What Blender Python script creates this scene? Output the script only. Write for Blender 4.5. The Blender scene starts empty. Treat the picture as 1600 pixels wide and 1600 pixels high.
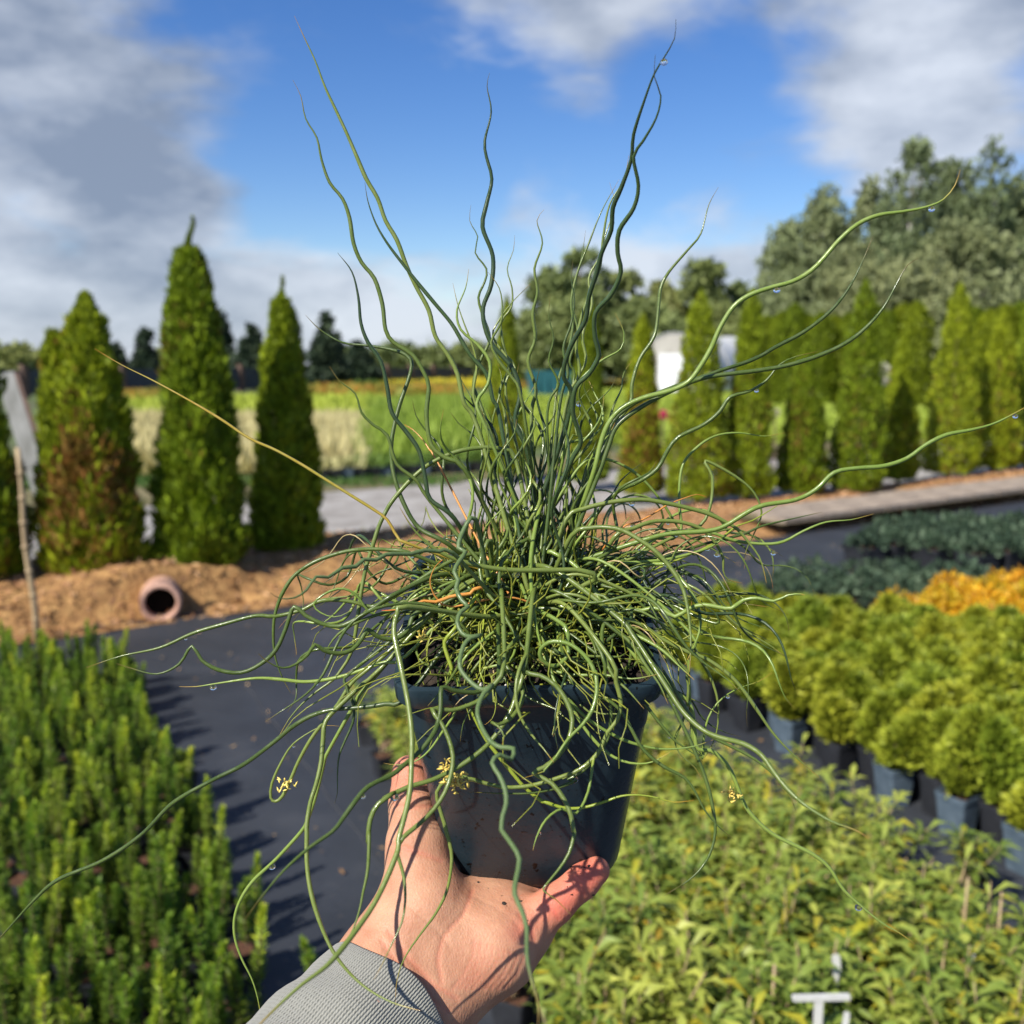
import bpy, math, random
import numpy as np
from mathutils import Vector, Matrix

random.seed(7)
rng = np.random.default_rng(11)
R = math.radians
scn = bpy.context.scene
col = scn.collection

# ------------------------------------------------------------------ camera
H = 1.55
PITCH = math.atan(232 / 1600)
FP = 1600.0
cam_d = bpy.data.cameras.new('camera')
cam_d.sensor_width = 36.0
cam_d.lens = 36.0
cam_d.clip_start = 0.02
cam_d.clip_end = 2000
cam_d.dof.use_dof = True
cam_d.dof.focus_distance = 0.49
cam_d.dof.aperture_fstop = 10.5
cam_o = bpy.data.objects.new('camera', cam_d)
cam_o.location = (0, 0, H)
cam_o.rotation_euler = (R(90) - PITCH, 0, 0)
col.objects.link(cam_o)
scn.camera = cam_o

# ------------------------------------------------------------------ sun, sky, exposure
SUN_DIR = Vector((-0.50, -0.54, 0.68)).normalized()      # towards the sun
sun_d = bpy.data.lights.new('sun', 'SUN')
sun_d.energy = 4.9
sun_d.angle = R(0.55)
sun_d.color = (1.0, 0.95, 0.86)
sun_o = bpy.data.objects.new('sun', sun_d)
sun_o.rotation_euler = SUN_DIR.to_track_quat('Z', 'Y').to_euler()
sun_o.location = SUN_DIR * 30
col.objects.link(sun_o)

scn.view_settings.view_transform = 'Standard'
scn.view_settings.look = 'None'
scn.view_settings.gamma = 1.0
scn.view_settings.use_curve_mapping = False
scn.view_settings.exposure = 0.6
scn.cycles.use_denoising = True
scn.cycles.max_bounces = 6
scn.cycles.transparent_max_bounces = 8


def px_dir(px, py):
    u = (px - 800) / FP
    v = (800 - py) / FP
    c, s = math.cos(PITCH), math.sin(PITCH)
    return Vector((u, c + v * s, -s + v * c))


def at(px, py, d):
    """point seen at a photo pixel at a distance d along the view axis"""
    p = px_dir(px, py) * d
    return Vector((p.x, p.y, p.z + H))


def cam_pt(X, Y, d):
    c, s = math.cos(PITCH), math.sin(PITCH)
    return Vector((X, d * c + Y * s, H - d * s + Y * c))


def cam_vec(X, Y, d):
    c, s = math.cos(PITCH), math.sin(PITCH)
    return Vector((X, d * c + Y * s, -d * s + Y * c))


def ground(px, py, z=0.0):
    r = px_dir(px, py)
    k = (z - H) / r.z
    return Vector((r.x * k, r.y * k, z))


def to_px(p):
    x, y, z = p[0], p[1], p[2] - H
    c, s = math.cos(PITCH), math.sin(PITCH)
    d = y * c - z * s
    yy = y * s + z * c
    return 800 + x / d * FP, 800 - yy / d * FP, d


# world: Nishita sky with procedural clouds
world = bpy.data.worlds.new('World')
scn.world = world
world.use_nodes = True
wn, wl = world.node_tree.nodes, world.node_tree.links
wn.clear()


def W(t, **kw):
    n = wn.new(t)
    for k, v in kw.items():
        setattr(n, k, v)
    return n


def wmath(op, a, b=None, clamp=False):
    n = W('ShaderNodeMath', operation=op, use_clamp=clamp)
    for i, v in enumerate((a, b)):
        if v is None:
            continue
        if isinstance(v, (int, float)):
            n.inputs[i].default_value = v
        else:
            wl.new(v, n.inputs[i])
    return n.outputs[0]


w_out = W('ShaderNodeOutputWorld')
w_bg = W('ShaderNodeBackground')
w_bg.inputs['Strength'].default_value = 0.1
sky = W('ShaderNodeTexSky', sky_type='NISHITA')
sky.sun_disc = False
sky.sun_elevation = math.asin(SUN_DIR.z)
sky.sun_rotation = math.atan2(SUN_DIR.x, SUN_DIR.y)
sky.altitude = 200
sky.air_density = 1.0
sky.dust_density = 0.25
sky.ozone_density = 3.0
tc = W('ShaderNodeTexCoord')
dvec = tc.outputs['Generated']
sep = W('ShaderNodeSeparateXYZ')
wl.new(dvec, sep.inputs[0])
mp = W('ShaderNodeMapping')
mp.inputs['Scale'].default_value = (1.0, 1.0, 2.6)
mp.inputs['Location'].default_value = (0.35, 0.1, 0.0)
wl.new(dvec, mp.inputs[0])
n1 = W('ShaderNodeTexNoise')
n1.inputs['Scale'].default_value = 5.0
n1.inputs['Detail'].default_value = 9
n1.inputs['Roughness'].default_value = 0.58
n1.inputs['Distortion'].default_value = 0.25
wl.new(mp.outputs[0], n1.inputs['Vector'])
dens = wmath('MULTIPLY', n1.outputs[0], 1.35)


def blob(px, py, rad, amt):
    global dens
    dv = px_dir(px, py).normalized()
    n = W('ShaderNodeVectorMath', operation='DISTANCE')
    wl.new(dvec, n.inputs[0])
    n.inputs[1].default_value = dv
    m = W('ShaderNodeMapRange', interpolation_type='SMOOTHSTEP')
    m.inputs['From Min'].default_value = rad
    m.inputs['From Max'].default_value = 0.0
    m.inputs['To Min'].default_value = 0.0
    m.inputs['To Max'].default_value = amt
    wl.new(n.outputs['Value'], m.inputs['Value'])
    dens = wmath('ADD', dens, m.outputs[0])


for b in [(60, 120, 0.26, 0.30), (250, 290, 0.16, 0.14), (650, 10, 0.13, 0.22), (480, -30, 0.10, 0.2), (880, 110, 0.12, 0.22),
          (1340, 40, 0.30, 0.30), (1420, 200, 0.11, 0.18), (1080, 20, 0.16, 0.16), (1150, 380, 0.16, 0.2), (700, 20, .10, .16), (960, 30, .12, .16),
          (800, 420, 0.20, 0.20), (380, 430, 0.26, 0.26), (60, 470, 0.22, 0.26), (600, 400, 0.16, .18), (1000, 380, 0.2, .2), (1330, 300, .2, .1),
          (520, 170, 0.24, -0.40), (660, 280, 0.19, -0.30), (1130, 240, 0.20, -0.40), (1240, 265, 0.10, -0.2), (900, 250, .16, -.14), (420, 250, .12, -.12), (940, 250, 0.13, -0.14), (90, 365, 0.10, -0.16),
          (1010, 95, .05, -.14)]:
    blob(*b)
low = W('ShaderNodeMapRange', interpolation_type='SMOOTHSTEP')      # cloud banks thicken towards the horizon all round
low.inputs['From Min'].default_value = 0.13
low.inputs['From Max'].default_value = 0.0
low.inputs['To Min'].default_value = 0.0
low.inputs['To Max'].default_value = 0.34
wl.new(sep.outputs['Z'], low.inputs['Value'])
dens = wmath('ADD', dens, low.outputs[0])
mask = W('ShaderNodeMapRange', interpolation_type='SMOOTHSTEP')
mask.inputs['From Min'].default_value = 0.58
mask.inputs['From Max'].default_value = 1.0
wl.new(dens, mask.inputs['Value'])
n2 = W('ShaderNodeTexNoise')
n2.inputs['Scale'].default_value = 9.0
n2.inputs['Detail'].default_value = 7
n2.inputs['Roughness'].default_value = 0.55
mp2 = W('ShaderNodeMapping')
mp2.inputs['Scale'].default_value = (1.0, 1.0, 2.2)
mp2.inputs['Location'].default_value = (1.3, 0.4, 0.7)
wl.new(dvec, mp2.inputs[0])
wl.new(mp2.outputs[0], n2.inputs['Vector'])
cr = W('ShaderNodeValToRGB')
cr.color_ramp.elements[0].position = 0.34
cr.color_ramp.elements[0].color = (0.195, 0.240, 0.325, 1)
cr.color_ramp.elements[1].position = 0.80
cr.color_ramp.elements[1].color = (0.54, 0.585, 0.66, 1)
den0 = dens
dens = n2.outputs[0]
for b in [(1420, 170, 0.16, 0.12), (850, 30, 0.16, 0.10), (780, 420, 0.14, 0.22), (1000, 360, 0.16, 0.16), (1300, 30, .25, .02), (620, 440, 0.14, 0.12),
          (80, 150, 0.28, -0.10), (250, 300, 0.16, -0.06), (880, 150, 0.10, -0.12), (50, 300, .06, .15), (1150, 400, .1, -.05)]:
    blob(*b)
lowb = W('ShaderNodeMapRange', interpolation_type='SMOOTHSTEP')
lowb.inputs['From Min'].default_value = 0.16
lowb.inputs['From Max'].default_value = 0.02
lowb.inputs['To Min'].default_value = 0.0
lowb.inputs['To Max'].default_value = 0.15
wl.new(sep.outputs['Z'], lowb.inputs['Value'])
dens = wmath('ADD', dens, lowb.outputs[0])
wl.new(dens, cr.inputs[0])
dens = den0
cb = W('ShaderNodeVectorMath', operation='SCALE')
cb.inputs['Scale'].default_value = 9.0
wl.new(cr.outputs[0], cb.inputs[0])
hsv = W('ShaderNodeHueSaturation')
hsv.inputs['Hue'].default_value = 0.514
hsv.inputs['Saturation'].default_value = 1.30
hsv.inputs['Value'].default_value = 0.90
wl.new(sky.outputs[0], hsv.inputs['Color'])
mx = W('ShaderNodeMix', data_type='RGBA')
wl.new(wmath('MULTIPLY', mask.outputs[0], 0.93), mx.inputs[0])
wl.new(hsv.outputs[0], mx.inputs[6])
wl.new(cb.outputs[0], mx.inputs[7])
wl.new(mx.outputs[2], w_bg.inputs['Color'])
wl.new(w_bg.outputs[0], w_out.inputs['Surface'])

# ------------------------------------------------------------------ helpers


def new_mat(name, rough=0.7, spec=0.4):
    m = bpy.data.materials.new(name)
    m.use_nodes = True
    nt = m.node_tree
    b = nt.nodes['Principled BSDF']
    b.inputs['Roughness'].default_value = rough
    b.inputs['Specular IOR Level'].default_value = spec
    return m, nt, b


def ramp_node(nt, stops):
    r = nt.nodes.new('ShaderNodeValToRGB')
    e = r.color_ramp.elements
    while len(e) < len(stops):
        e.new(0.5)
    for i, (p, c) in enumerate(stops):
        e[i].position = p
        e[i].color = (*c, 1)
    return r


def noise_mat(name, stops, scale=8, detail=6, rough=0.8, bump=0.0, bscale=None, spec=0.35, coord='Object', stretch=(1, 1, 1), distort=0.0, bdist=0.02, nrough=0.6):
    m, nt, b = new_mat(name, rough, spec)
    t = nt.nodes.new('ShaderNodeTexCoord')
    mp = nt.nodes.new('ShaderNodeMapping')
    mp.inputs['Scale'].default_value = stretch
    nt.links.new(t.outputs[coord], mp.inputs[0])
    n = nt.nodes.new('ShaderNodeTexNoise')
    n.inputs['Scale'].default_value = scale
    n.inputs['Detail'].default_value = detail
    n.inputs['Roughness'].default_value = nrough
    n.inputs['Distortion'].default_value = distort
    nt.links.new(mp.outputs[0], n.inputs['Vector'])
    r = ramp_node(nt, stops)
    nt.links.new(n.outputs[0], r.inputs[0])
    nt.links.new(r.outputs[0], b.inputs['Base Color'])
    if bump:
        n2 = nt.nodes.new('ShaderNodeTexNoise')
        n2.inputs['Scale'].default_value = bscale or scale * 3
        n2.inputs['Detail'].default_value = 6
        nt.links.new(mp.outputs[0], n2.inputs['Vector'])
        bp = nt.nodes.new('ShaderNodeBump')
        bp.inputs['Strength'].default_value = bump
        bp.inputs['Distance'].default_value = bdist
        nt.links.new(n2.outputs[0], bp.inputs['Height'])
        nt.links.new(bp.outputs[0], b.inputs['Normal'])
    return m


def leaf_mat(name, stops, rough=0.5, transl=0.35, spec=0.35, hue=0.02, val=0.25):
    """foliage: colour from the leaf's own 'tint' attribute, varied per plant, with some light passing through"""
    m, nt, b = new_mat(name, rough, spec)
    a = nt.nodes.new('ShaderNodeAttribute')
    a.attribute_name = 'tint'
    r = ramp_node(nt, stops)
    nt.links.new(a.outputs['Fac'], r.inputs[0])
    oi = nt.nodes.new('ShaderNodeObjectInfo')
    h = nt.nodes.new('ShaderNodeHueSaturation')
    mr = nt.nodes.new('ShaderNodeMapRange')
    mr.inputs['To Min'].default_value = 1 - val
    mr.inputs['To Max'].default_value = 1 + val
    nt.links.new(oi.outputs['Random'], mr.inputs['Value'])
    nt.links.new(mr.outputs[0], h.inputs['Value'])
    mr2 = nt.nodes.new('ShaderNodeMapRange')
    mr2.inputs['To Min'].default_value = 0.5 + hue
    mr2.inputs['To Max'].default_value = 0.5 - hue
    nt.links.new(oi.outputs['Random'], mr2.inputs['Value'])
    nt.links.new(mr2.outputs[0], h.inputs['Hue'])
    nt.links.new(r.outputs[0], h.inputs['Color'])
    nt.links.new(h.outputs[0], b.inputs['Base Color'])
    tr = nt.nodes.new('ShaderNodeBsdfTranslucent')
    nt.links.new(h.outputs[0], tr.inputs['Color'])
    ms = nt.nodes.new('ShaderNodeMixShader')
    ms.inputs[0].default_value = transl
    nt.links.new(b.outputs[0], ms.inputs[1])
    nt.links.new(tr.outputs[0], ms.inputs[2])
    nt.links.new(ms.outputs[0], nt.nodes['Material Output'].inputs['Surface'])
    return m


def mesh_np(name, V, F, mat=None, tint=None, smooth=False):
    """V (n,3), F (m,k) with constant k"""
    me = bpy.data.meshes.new(name)
    V = np.asarray(V, dtype=np.float32)
    F = np.asarray(F, dtype=np.int32)
    k = F.shape[1]
    me.vertices.add(len(V))
    me.vertices.foreach_set('co', V.ravel())
    me.loops.add(F.size)
    me.loops.foreach_set('vertex_index', F.ravel())
    me.polygons.add(len(F))
    me.polygons.foreach_set('loop_start', np.arange(0, F.size, k, dtype=np.int32))
    me.polygons.foreach_set('loop_total', np.full(len(F), k, dtype=np.int32))
    if smooth:
        me.polygons.foreach_set('use_smooth', np.ones(len(F), dtype=bool))
    me.update(calc_edges=True)
    if tint is not None:
        at_ = me.attributes.new('tint', 'FLOAT', 'POINT')
        at_.data.foreach_set('value', np.asarray(tint, dtype=np.float32))
    if mat:
        me.materials.append(mat)
    return me


def link(name, me, parent=None, loc=(0, 0, 0), rz=0.0, kind=None):
    o = bpy.data.objects.new(name, me)
    o.location = loc
    o.rotation_euler = (0, 0, rz)
    if parent:
        o.parent = parent
    if kind:
        o['kind'] = kind
    col.objects.link(o)
    return o


def tag(o, label=None, cat=None, group=None, kind=None):
    if label:
        o['label'] = label
    if cat:
        o['category'] = cat
    if group:
        o['group'] = group
    if kind:
        o['kind'] = kind
    return o


def empty(name, loc=(0, 0, 0), rz=0.0):
    o = bpy.data.objects.new(name, None)
    o.location = loc
    o.rotation_euler = (0, 0, rz)
    o.empty_display_size = 0.05
    col.objects.link(o)
    return o


def copy_tree(o, parent=None):
    c = o.copy()
    col.objects.link(c)
    c.parent = parent
    for ch in o.children:
        copy_tree(ch, c)
    return c


class MB:
    """collects polygons for one mesh"""

    def __init__(self):
        self.v, self.f = [], []

    def add(self, vs, fs):
        n = len(self.v)
        self.v += [tuple(p) for p in vs]
        self.f += [tuple(i + n for i in f) for f in fs]
        return self

    def box(self, c, s, rz=0.0, M=None):
        x, y, z = s[0] / 2, s[1] / 2, s[2] / 2
        vs = [Vector((a, b, d)) for a in (-x, x) for b in (-y, y) for d in (-z, z)]
        rot = Matrix.Rotation(rz, 3, 'Z') if M is None else M
        vs = [rot @ p + Vector(c) for p in vs]
        return self.add(vs, [(0, 1, 3, 2), (4, 6, 7, 5), (0, 4, 5, 1), (2, 3, 7, 6), (0, 2, 6, 4), (1, 5, 7, 3)])

    def tube(self, pts, rad, n=8, cap=True):
        pts = [Vector(p) for p in pts]
        if isinstance(rad, (int, float)):
            rad = [rad] * len(pts)
        vs, fs = [], []
        T = (pts[1] - pts[0]).normalized()
        N = T.orthogonal().normalized()
        for i, p in enumerate(pts):
            if i == 0:
                t = pts[1] - pts[0]
            elif i == len(pts) - 1:
                t = pts[-1] - pts[-2]
            else:
                t = pts[i + 1] - pts[i - 1]
            t = t.normalized() if t.length > 1e-9 else T
            q = T.rotation_difference(t)
            N = q @ N
            T = t
            B = T.cross(N)
            for k in range(n):
                a = 2 * math.pi * k / n
                vs.append(p + (N * math.cos(a) + B * math.sin(a)) * rad[i])
        for i in range(len(pts) - 1):
            for k in range(n):
                a, b = i * n + k, i * n + (k + 1) % n
                fs.append((a, b, b + n, a + n))
        if cap:
            fs.append(tuple(range(n))[::-1])
            fs.append(tuple((len(pts) - 1) * n + k for k in range(n)))
        return self.add(vs, fs)

    def mesh(self, name, mat=None, smooth=False):
        me = bpy.data.meshes.new(name)
        me.from_pydata(self.v, [], self.f)
        if smooth:
            for p in me.polygons:
                p.use_smooth = True
        if mat:
            me.materials.append(mat)
        me.update()
        return me

    def build(self, name, mat=None, parent=None, loc=(0, 0, 0), rz=0.0, smooth=False, kind=None):
        return link(name, self.mesh(name, mat, smooth), parent, loc, rz, kind)


def unit(a):
    return a / np.maximum(np.linalg.norm(a, axis=1, keepdims=True), 1e-9)


def cards(P, D, S, L, Wd, tint, droop=None):
    """diamond leaves: base P, direction D, side S, length L, width Wd -> V,F,T"""
    n = len(P)
    L = np.broadcast_to(np.asarray(L, float), (n,))[:, None]
    Wd = np.broadcast_to(np.asarray(Wd, float), (n,))[:, None]
    mid = P + D * L * 0.45
    tip = P + D * L
    if droop is not None:
        tip = tip + np.array([0, 0, -1.0]) * L * droop
    V = np.stack([P, mid - S * Wd / 2, tip, mid + S * Wd / 2], 1).reshape(-1, 3)
    F = np.arange(4 * n).reshape(n, 4)
    T = np.repeat(np.asarray(tint, float), 4)
    return V, F, T


def join(parts):
    Vs, Fs, Ts, o = [], [], [], 0
    for V, F, T in parts:
        Vs.append(V)
        Fs.append(F + o)
        Ts.append(T)
        o += len(V)
    return np.concatenate(Vs), np.concatenate(Fs), np.concatenate(Ts)


def rdir(n):
    return unit(rng.normal(size=(n, 3)))


def frustum_mb(w0, w1, h, rc=0.2, z0=0.0, n=4, wall=0.003):
    """open-topped rounded square pot as shell rings, bottom half width w0, top half width w1"""
    def ring(w, z, r):
        out = []
        r = w * r
        for cx, cy, a0 in ((1, 1, 0), (-1, 1, 90), (-1, -1, 180), (1, -1, 270)):
            for k in range(n):
                a = R(a0 + 90 * k / (n - 1))
                out.append(((w - r) * cx + r * math.cos(a), (w - r) * cy + r * math.sin(a), z))
        return out
    mb = MB()
    rings = [ring(w0 * 0.2, z0, rc), ring(w0, z0, rc), ring(w1 * 0.96, z0 + h * 0.86, rc), ring(w1, z0 + h * 0.865, rc), ring(w1 * 1.015, z0 + h, rc),
             ring(w1 * 1.015 - wall, z0 + h, rc), ring(w1 * 0.9, z0 + h * 0.8, rc)]
    m = 4 * n
    vs = [p for r in rings for p in r]
    fs = [tuple(range(m))[::-1]]
    for i in range(len(rings) - 1):
        for k in range(m):
            a, b = i * m + k, i * m + (k + 1) % m
            fs.append((a, b, b + m, a + m))
    mb.add(vs, fs)
    soil = ring(w1 * 0.93, z0 + h * 0.84, rc)
    return mb, soil


def smooth_path(pts, step):
    """Catmull-Rom through pts, resampled"""
    P = [np.array(p, float) for p in pts]
    if len(P) == 2:
        P = [P[0], (P[0] + P[1]) / 2, P[1]]
    P = [2 * P[0] - P[1]] + P + [2 * P[-1] - P[-2]]
    out = []
    for i in range(1, len(P) - 2):
        p0, p1, p2, p3 = P[i - 1], P[i], P[i + 1], P[i + 2]
        n = max(2, int(np.linalg.norm(p2 - p1) / step))
        for k in range(n):
            t = k / n
            out.append(0.5 * ((2 * p1) + (-p0 + p2) * t + (2 * p0 - 5 * p1 + 4 * p2 - p3) * t * t + (-p0 + 3 * p1 - 3 * p2 + p3) * t ** 3))
    out.append(P[-2])
    return np.array(out)


def in_poly(x, y, poly):
    c = False
    j = len(poly) - 1
    for i in range(len(poly)):
        xi, yi = poly[i]
        xj, yj = poly[j]
        if (yi > y) != (yj > y) and x < (xj - xi) * (y - yi) / (yj - yi) + xi:
            c = not c
        j = i
    return c


# ------------------------------------------------------------------ materials
M = {}
M['cloth'] = None
m, nt, b = new_mat('woven_ground_cloth', 0.58, 0.45)
t = nt.nodes.new('ShaderNodeTexCoord')
n = nt.nodes.new('ShaderNodeTexNoise'); n.inputs['Scale'].default_value = 1.7; n.inputs['Detail'].default_value = 9; n.inputs['Roughness'].default_value = 0.65
nt.links.new(t.outputs['Object'], n.inputs['Vector'])
r = ramp_node(nt, [(0.3, (0.020, 0.023, 0.029)), (0.55, (0.033, 0.037, 0.046)), (0.8, (0.07, 0.072, 0.078))])
nt.links.new(n.outputs[0], r.inputs[0])
n3 = nt.nodes.new('ShaderNodeTexNoise'); n3.inputs['Scale'].default_value = 40; n3.inputs['Detail'].default_value = 5
nt.links.new(t.outputs['Object'], n3.inputs['Vector'])
r3 = ramp_node(nt, [(0.66, (0, 0, 0)), (0.74, (0.12, 0.085, 0.05))])
nt.links.new(n3.outputs[0], r3.inputs[0])
ad = nt.nodes.new('ShaderNodeMix'); ad.data_type = 'RGBA'; ad.blend_type = 'ADD'; ad.inputs[0].default_value = 0.5
nt.links.new(r.outputs[0], ad.inputs[6]); nt.links.new(r3.outputs[0], ad.inputs[7])
nt.links.new(ad.outputs[2], b.inputs['Base Color'])
wv = nt.nodes.new('ShaderNodeTexWave'); wv.inputs['Scale'].default_value = 120
wv2 = nt.nodes.new('ShaderNodeTexWave'); wv2.inputs['Scale'].default_value = 120; wv2.bands_direction = 'Y'
nt.links.new(t.outputs['Object'], wv.inputs['Vector']); nt.links.new(t.outputs['Object'], wv2.inputs['Vector'])
am = nt.nodes.new('ShaderNodeMath'); am.operation = 'ADD'
nt.links.new(wv.outputs[1], am.inputs[0]); nt.links.new(wv2.outputs[1], am.inputs[1])
bp = nt.nodes.new('ShaderNodeBump'); bp.inputs['Strength'].default_value = 0.25; bp.inputs['Distance'].default_value = 0.002
nt.links.new(am.outputs[0], bp.inputs['Height'])
bp2 = nt.nodes.new('ShaderNodeBump'); bp2.inputs['Strength'].default_value = 0.35; bp2.inputs['Distance'].default_value = 0.04
nt.links.new(n.outputs[0], bp2.inputs['Height']); nt.links.new(bp.outputs[0], bp2.inputs['Normal'])
nt.links.new(bp2.outputs[0], b.inputs['Normal'])
M['cloth'] = m
M['seam'] = noise_mat('pale_dusty_seam', [(0.35, (0.04, 0.043, 0.05)), (0.7, (0.06, 0.062, 0.07))], 9, rough=0.6)
M['earth'] = noise_mat('field_earth_grass', [(0.3, (0.10, 0.085, 0.05)), (0.5, (0.08, 0.10, 0.035)), (0.7, (0.10, 0.15, 0.04))], 0.25, 10, 0.95, 0.4, 6)
M['mulch'] = noise_mat('bark_mulch', [(0.28, (0.12, 0.06, 0.024)), (0.5, (0.34, 0.18, 0.065)), (0.75, (0.54, 0.33, 0.125))], 14, 9, 0.95, 0.9, 40, bdist=0.03)
M['chip'] = leaf_mat('bark_chip', [(0, (0.14, 0.07, 0.032)), (0.5, (0.34, 0.19, 0.08)), (1, (0.52, 0.35, 0.18))], 0.9, 0.0)
M['gravel'] = noise_mat('pale_gravel', [(0.3, (0.20, 0.18, 0.16)), (0.55, (0.32, 0.30, 0.275)), (0.8, (0.45, 0.43, 0.41))], 3, 12, 0.95, 0.5, 90)
M['paver'] = noise_mat('concrete_paver', [(0.3, (0.20, 0.16, 0.125)), (0.7, (0.36, 0.29, 0.225))], 6, 9, 0.9, 0.3, 60)
M['verge'] = noise_mat('verge_soil', [(0.3, (0.15, 0.10, 0.05)), (0.5, (0.13, 0.12, 0.05)), (0.7, (0.22, 0.17, 0.09))], 2, 9, 0.95, 0.5, 20)
M['soil'] = noise_mat('dark_wet_soil', [(0.3, (0.008, 0.006, 0.005)), (0.6, (0.03, 0.021, 0.014)), (0.85, (0.08, 0.055, 0.035))], 160, 8, 0.75, 1.0, 220, bdist=0.006)
M['pot_soil'] = noise_mat('reddish_peat', [(0.3, (0.045, 0.022, 0.013)), (0.7, (0.15, 0.065, 0.035))], 60, 6, 0.95, 0.8, 90)
M['trunk'] = noise_mat('bark', [(0.3, (0.08, 0.05, 0.03)), (0.7, (0.22, 0.15, 0.10))], 10, 8, 0.95, 0.6, 30)
M['birch'] = noise_mat('pale_bark', [(0.35, (0.09, 0.08, 0.07)), (0.55, (0.42, 0.40, 0.37))], 4, 8, 0.9)
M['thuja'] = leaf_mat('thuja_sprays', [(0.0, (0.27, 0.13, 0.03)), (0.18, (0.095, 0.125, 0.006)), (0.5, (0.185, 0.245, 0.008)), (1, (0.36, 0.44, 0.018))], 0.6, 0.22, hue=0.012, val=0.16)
M['seedling'] = leaf_mat('needle_shoots', [(0, (0.14, 0.21, 0.035)), (0.4, (0.29, 0.42, 0.05)), (0.75, (0.50, 0.60, 0.05)), (1, (0.66, 0.66, 0.07))], 0.45, 0.5, val=0.2)
M['broad'] = leaf_mat('narrow_leaves', [(0, (0.07, 0.115, 0.018)), (0.5, (0.215, 0.285, 0.045)), (0.86, (0.38, 0.44, 0.08)), (0.93, (0.46, 0.42, 0.03)), (1, (0.55, 0.42, 0.05))], 0.48, 0.38, spec=0.4, val=0.22)
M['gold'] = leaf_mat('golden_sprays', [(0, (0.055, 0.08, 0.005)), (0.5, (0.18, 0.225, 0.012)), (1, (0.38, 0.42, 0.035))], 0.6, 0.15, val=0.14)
M['dark'] = leaf_mat('grey_green_leaves', [(0, (0.022, 0.042, 0.024)), (0.6, (0.045, 0.075, 0.044)), (1, (0.095, 0.14, 0.085))], 0.75, 0.1, spec=0.15)
M['berb'] = leaf_mat('yellow_leaves', [(0, (0.40, 0.20, 0.010)), (0.6, (0.72, 0.43, 0.015)), (1, (0.80, 0.60, 0.05))], 0.5, 0.35)
M['birchleaf'] = leaf_mat('birch_leaves', [(0, (0.10, 0.125, 0.055)), (0.5, (0.19, 0.225, 0.095)), (1, (0.29, 0.33, 0.15))], 0.6, 0.3, val=0.15)
M['treeleaf'] = leaf_mat('tree_leaves', [(0, (0.09, 0.12, 0.035)), (0.5, (0.17, 0.205, 0.06)), (1, (0.27, 0.31, 0.10))], 0.6, 0.25, val=0.2)
M['firleaf'] = leaf_mat('spruce_needles', [(0, (0.018, 0.032, 0.018)), (0.6, (0.035, 0.06, 0.03)), (1, (0.07, 0.10, 0.045))], 0.7, 0.1, val=0.2)
M['beige'] = leaf_mat('straw_grass', [(0, (0.36, 0.34, 0.14)), (0.5, (0.56, 0.51, 0.23)), (1, (0.68, 0.64, 0.34))], 0.7, 0.3)
M['lime'] = leaf_mat('lime_grass', [(0, (0.22, 0.29, 0.03)), (0.5, (0.37, 0.46, 0.05)), (1, (0.50, 0.58, 0.10))], 0.6, 0.3)
M['midgreen'] = leaf_mat('bed_leaves', [(0, (0.06, 0.12, 0.02)), (0.5, (0.11, 0.20, 0.03)), (1, (0.2, 0.3, 0.05))], 0.6, 0.3)
M['orange'] = leaf_mat('orange_flowers', [(0, (0.16, 0.22, 0.03)), (0.5, (0.28, 0.24, 0.03)), (1, (0.55, 0.25, 0.04))], 0.6, 0.3)
M['yellow'] = leaf_mat('yellow_flowers', [(0, (0.28, 0.33, 0.03)), (0.5, (0.55, 0.50, 0.03)), (1, (0.7, 0.62, 0.05))], 0.6, 0.3)
M['whitefl'] = leaf_mat('cream_flowers', [(0, (0.25, 0.28, 0.12)), (0.5, (0.6, 0.58, 0.4)), (1, (0.75, 0.72, 0.6))], 0.7, 0.2)
M['redfl'] = leaf_mat('pink_petals', [(0, (0.5, 0.02, 0.08)), (1, (0.7, 0.05, 0.16))], 0.6, 0.2)
M['potblack'] = noise_mat('black_plastic', [(0.3, (0.012, 0.013, 0.016)), (0.7, (0.03, 0.032, 0.038))], 12, 5, 0.42, spec=0.5)
M['potblue'] = noise_mat('dusty_blue_plastic', [(0.3, (0.05, 0.075, 0.10)), (0.7, (0.10, 0.135, 0.17))], 20, 6, 0.45, spec=0.5)
M['white'] = noise_mat('white_plastic', [(0.3, (0.46, 0.45, 0.42)), (0.7, (0.60, 0.595, 0.57))], 30, 5, 0.45)
M['bamboo'] = noise_mat('bamboo_cane', [(0.3, (0.25, 0.17, 0.09)), (0.7, (0.44, 0.33, 0.19))], 30, 6, 0.6, stretch=(1, 1, 0.1))
M['clay'] = noise_mat('clay_pipe', [(0.3, (0.42, 0.23, 0.16)), (0.7, (0.58, 0.36, 0.27))], 16, 8, 0.8, 0.3, 60)
M['pipedark'] = noise_mat('pipe_inside_shade', [(0.3, (0.004, 0.003, 0.003)), (0.7, (0.010, 0.008, 0.006))], 20, 5, 0.95, spec=0.1)  # near-black colour stands in for the shade inside the pipe
M['tunnel'] = noise_mat('polythene', [(0.3, (0.60, 0.62, 0.64)), (0.7, (0.74, 0.75, 0.76))], 1.5, 6, 0.35)
M['tunnelend'] = noise_mat('tunnel_end_wall', [(0.3, (0.30, 0.28, 0.25)), (0.7, (0.44, 0.42, 0.38))], 2, 6, 0.7)
M['steel'] = noise_mat('galvanised_steel', [(0.3, (0.32, 0.33, 0.34)), (0.7, (0.45, 0.46, 0.47))], 20, 5, 0.45)
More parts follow.
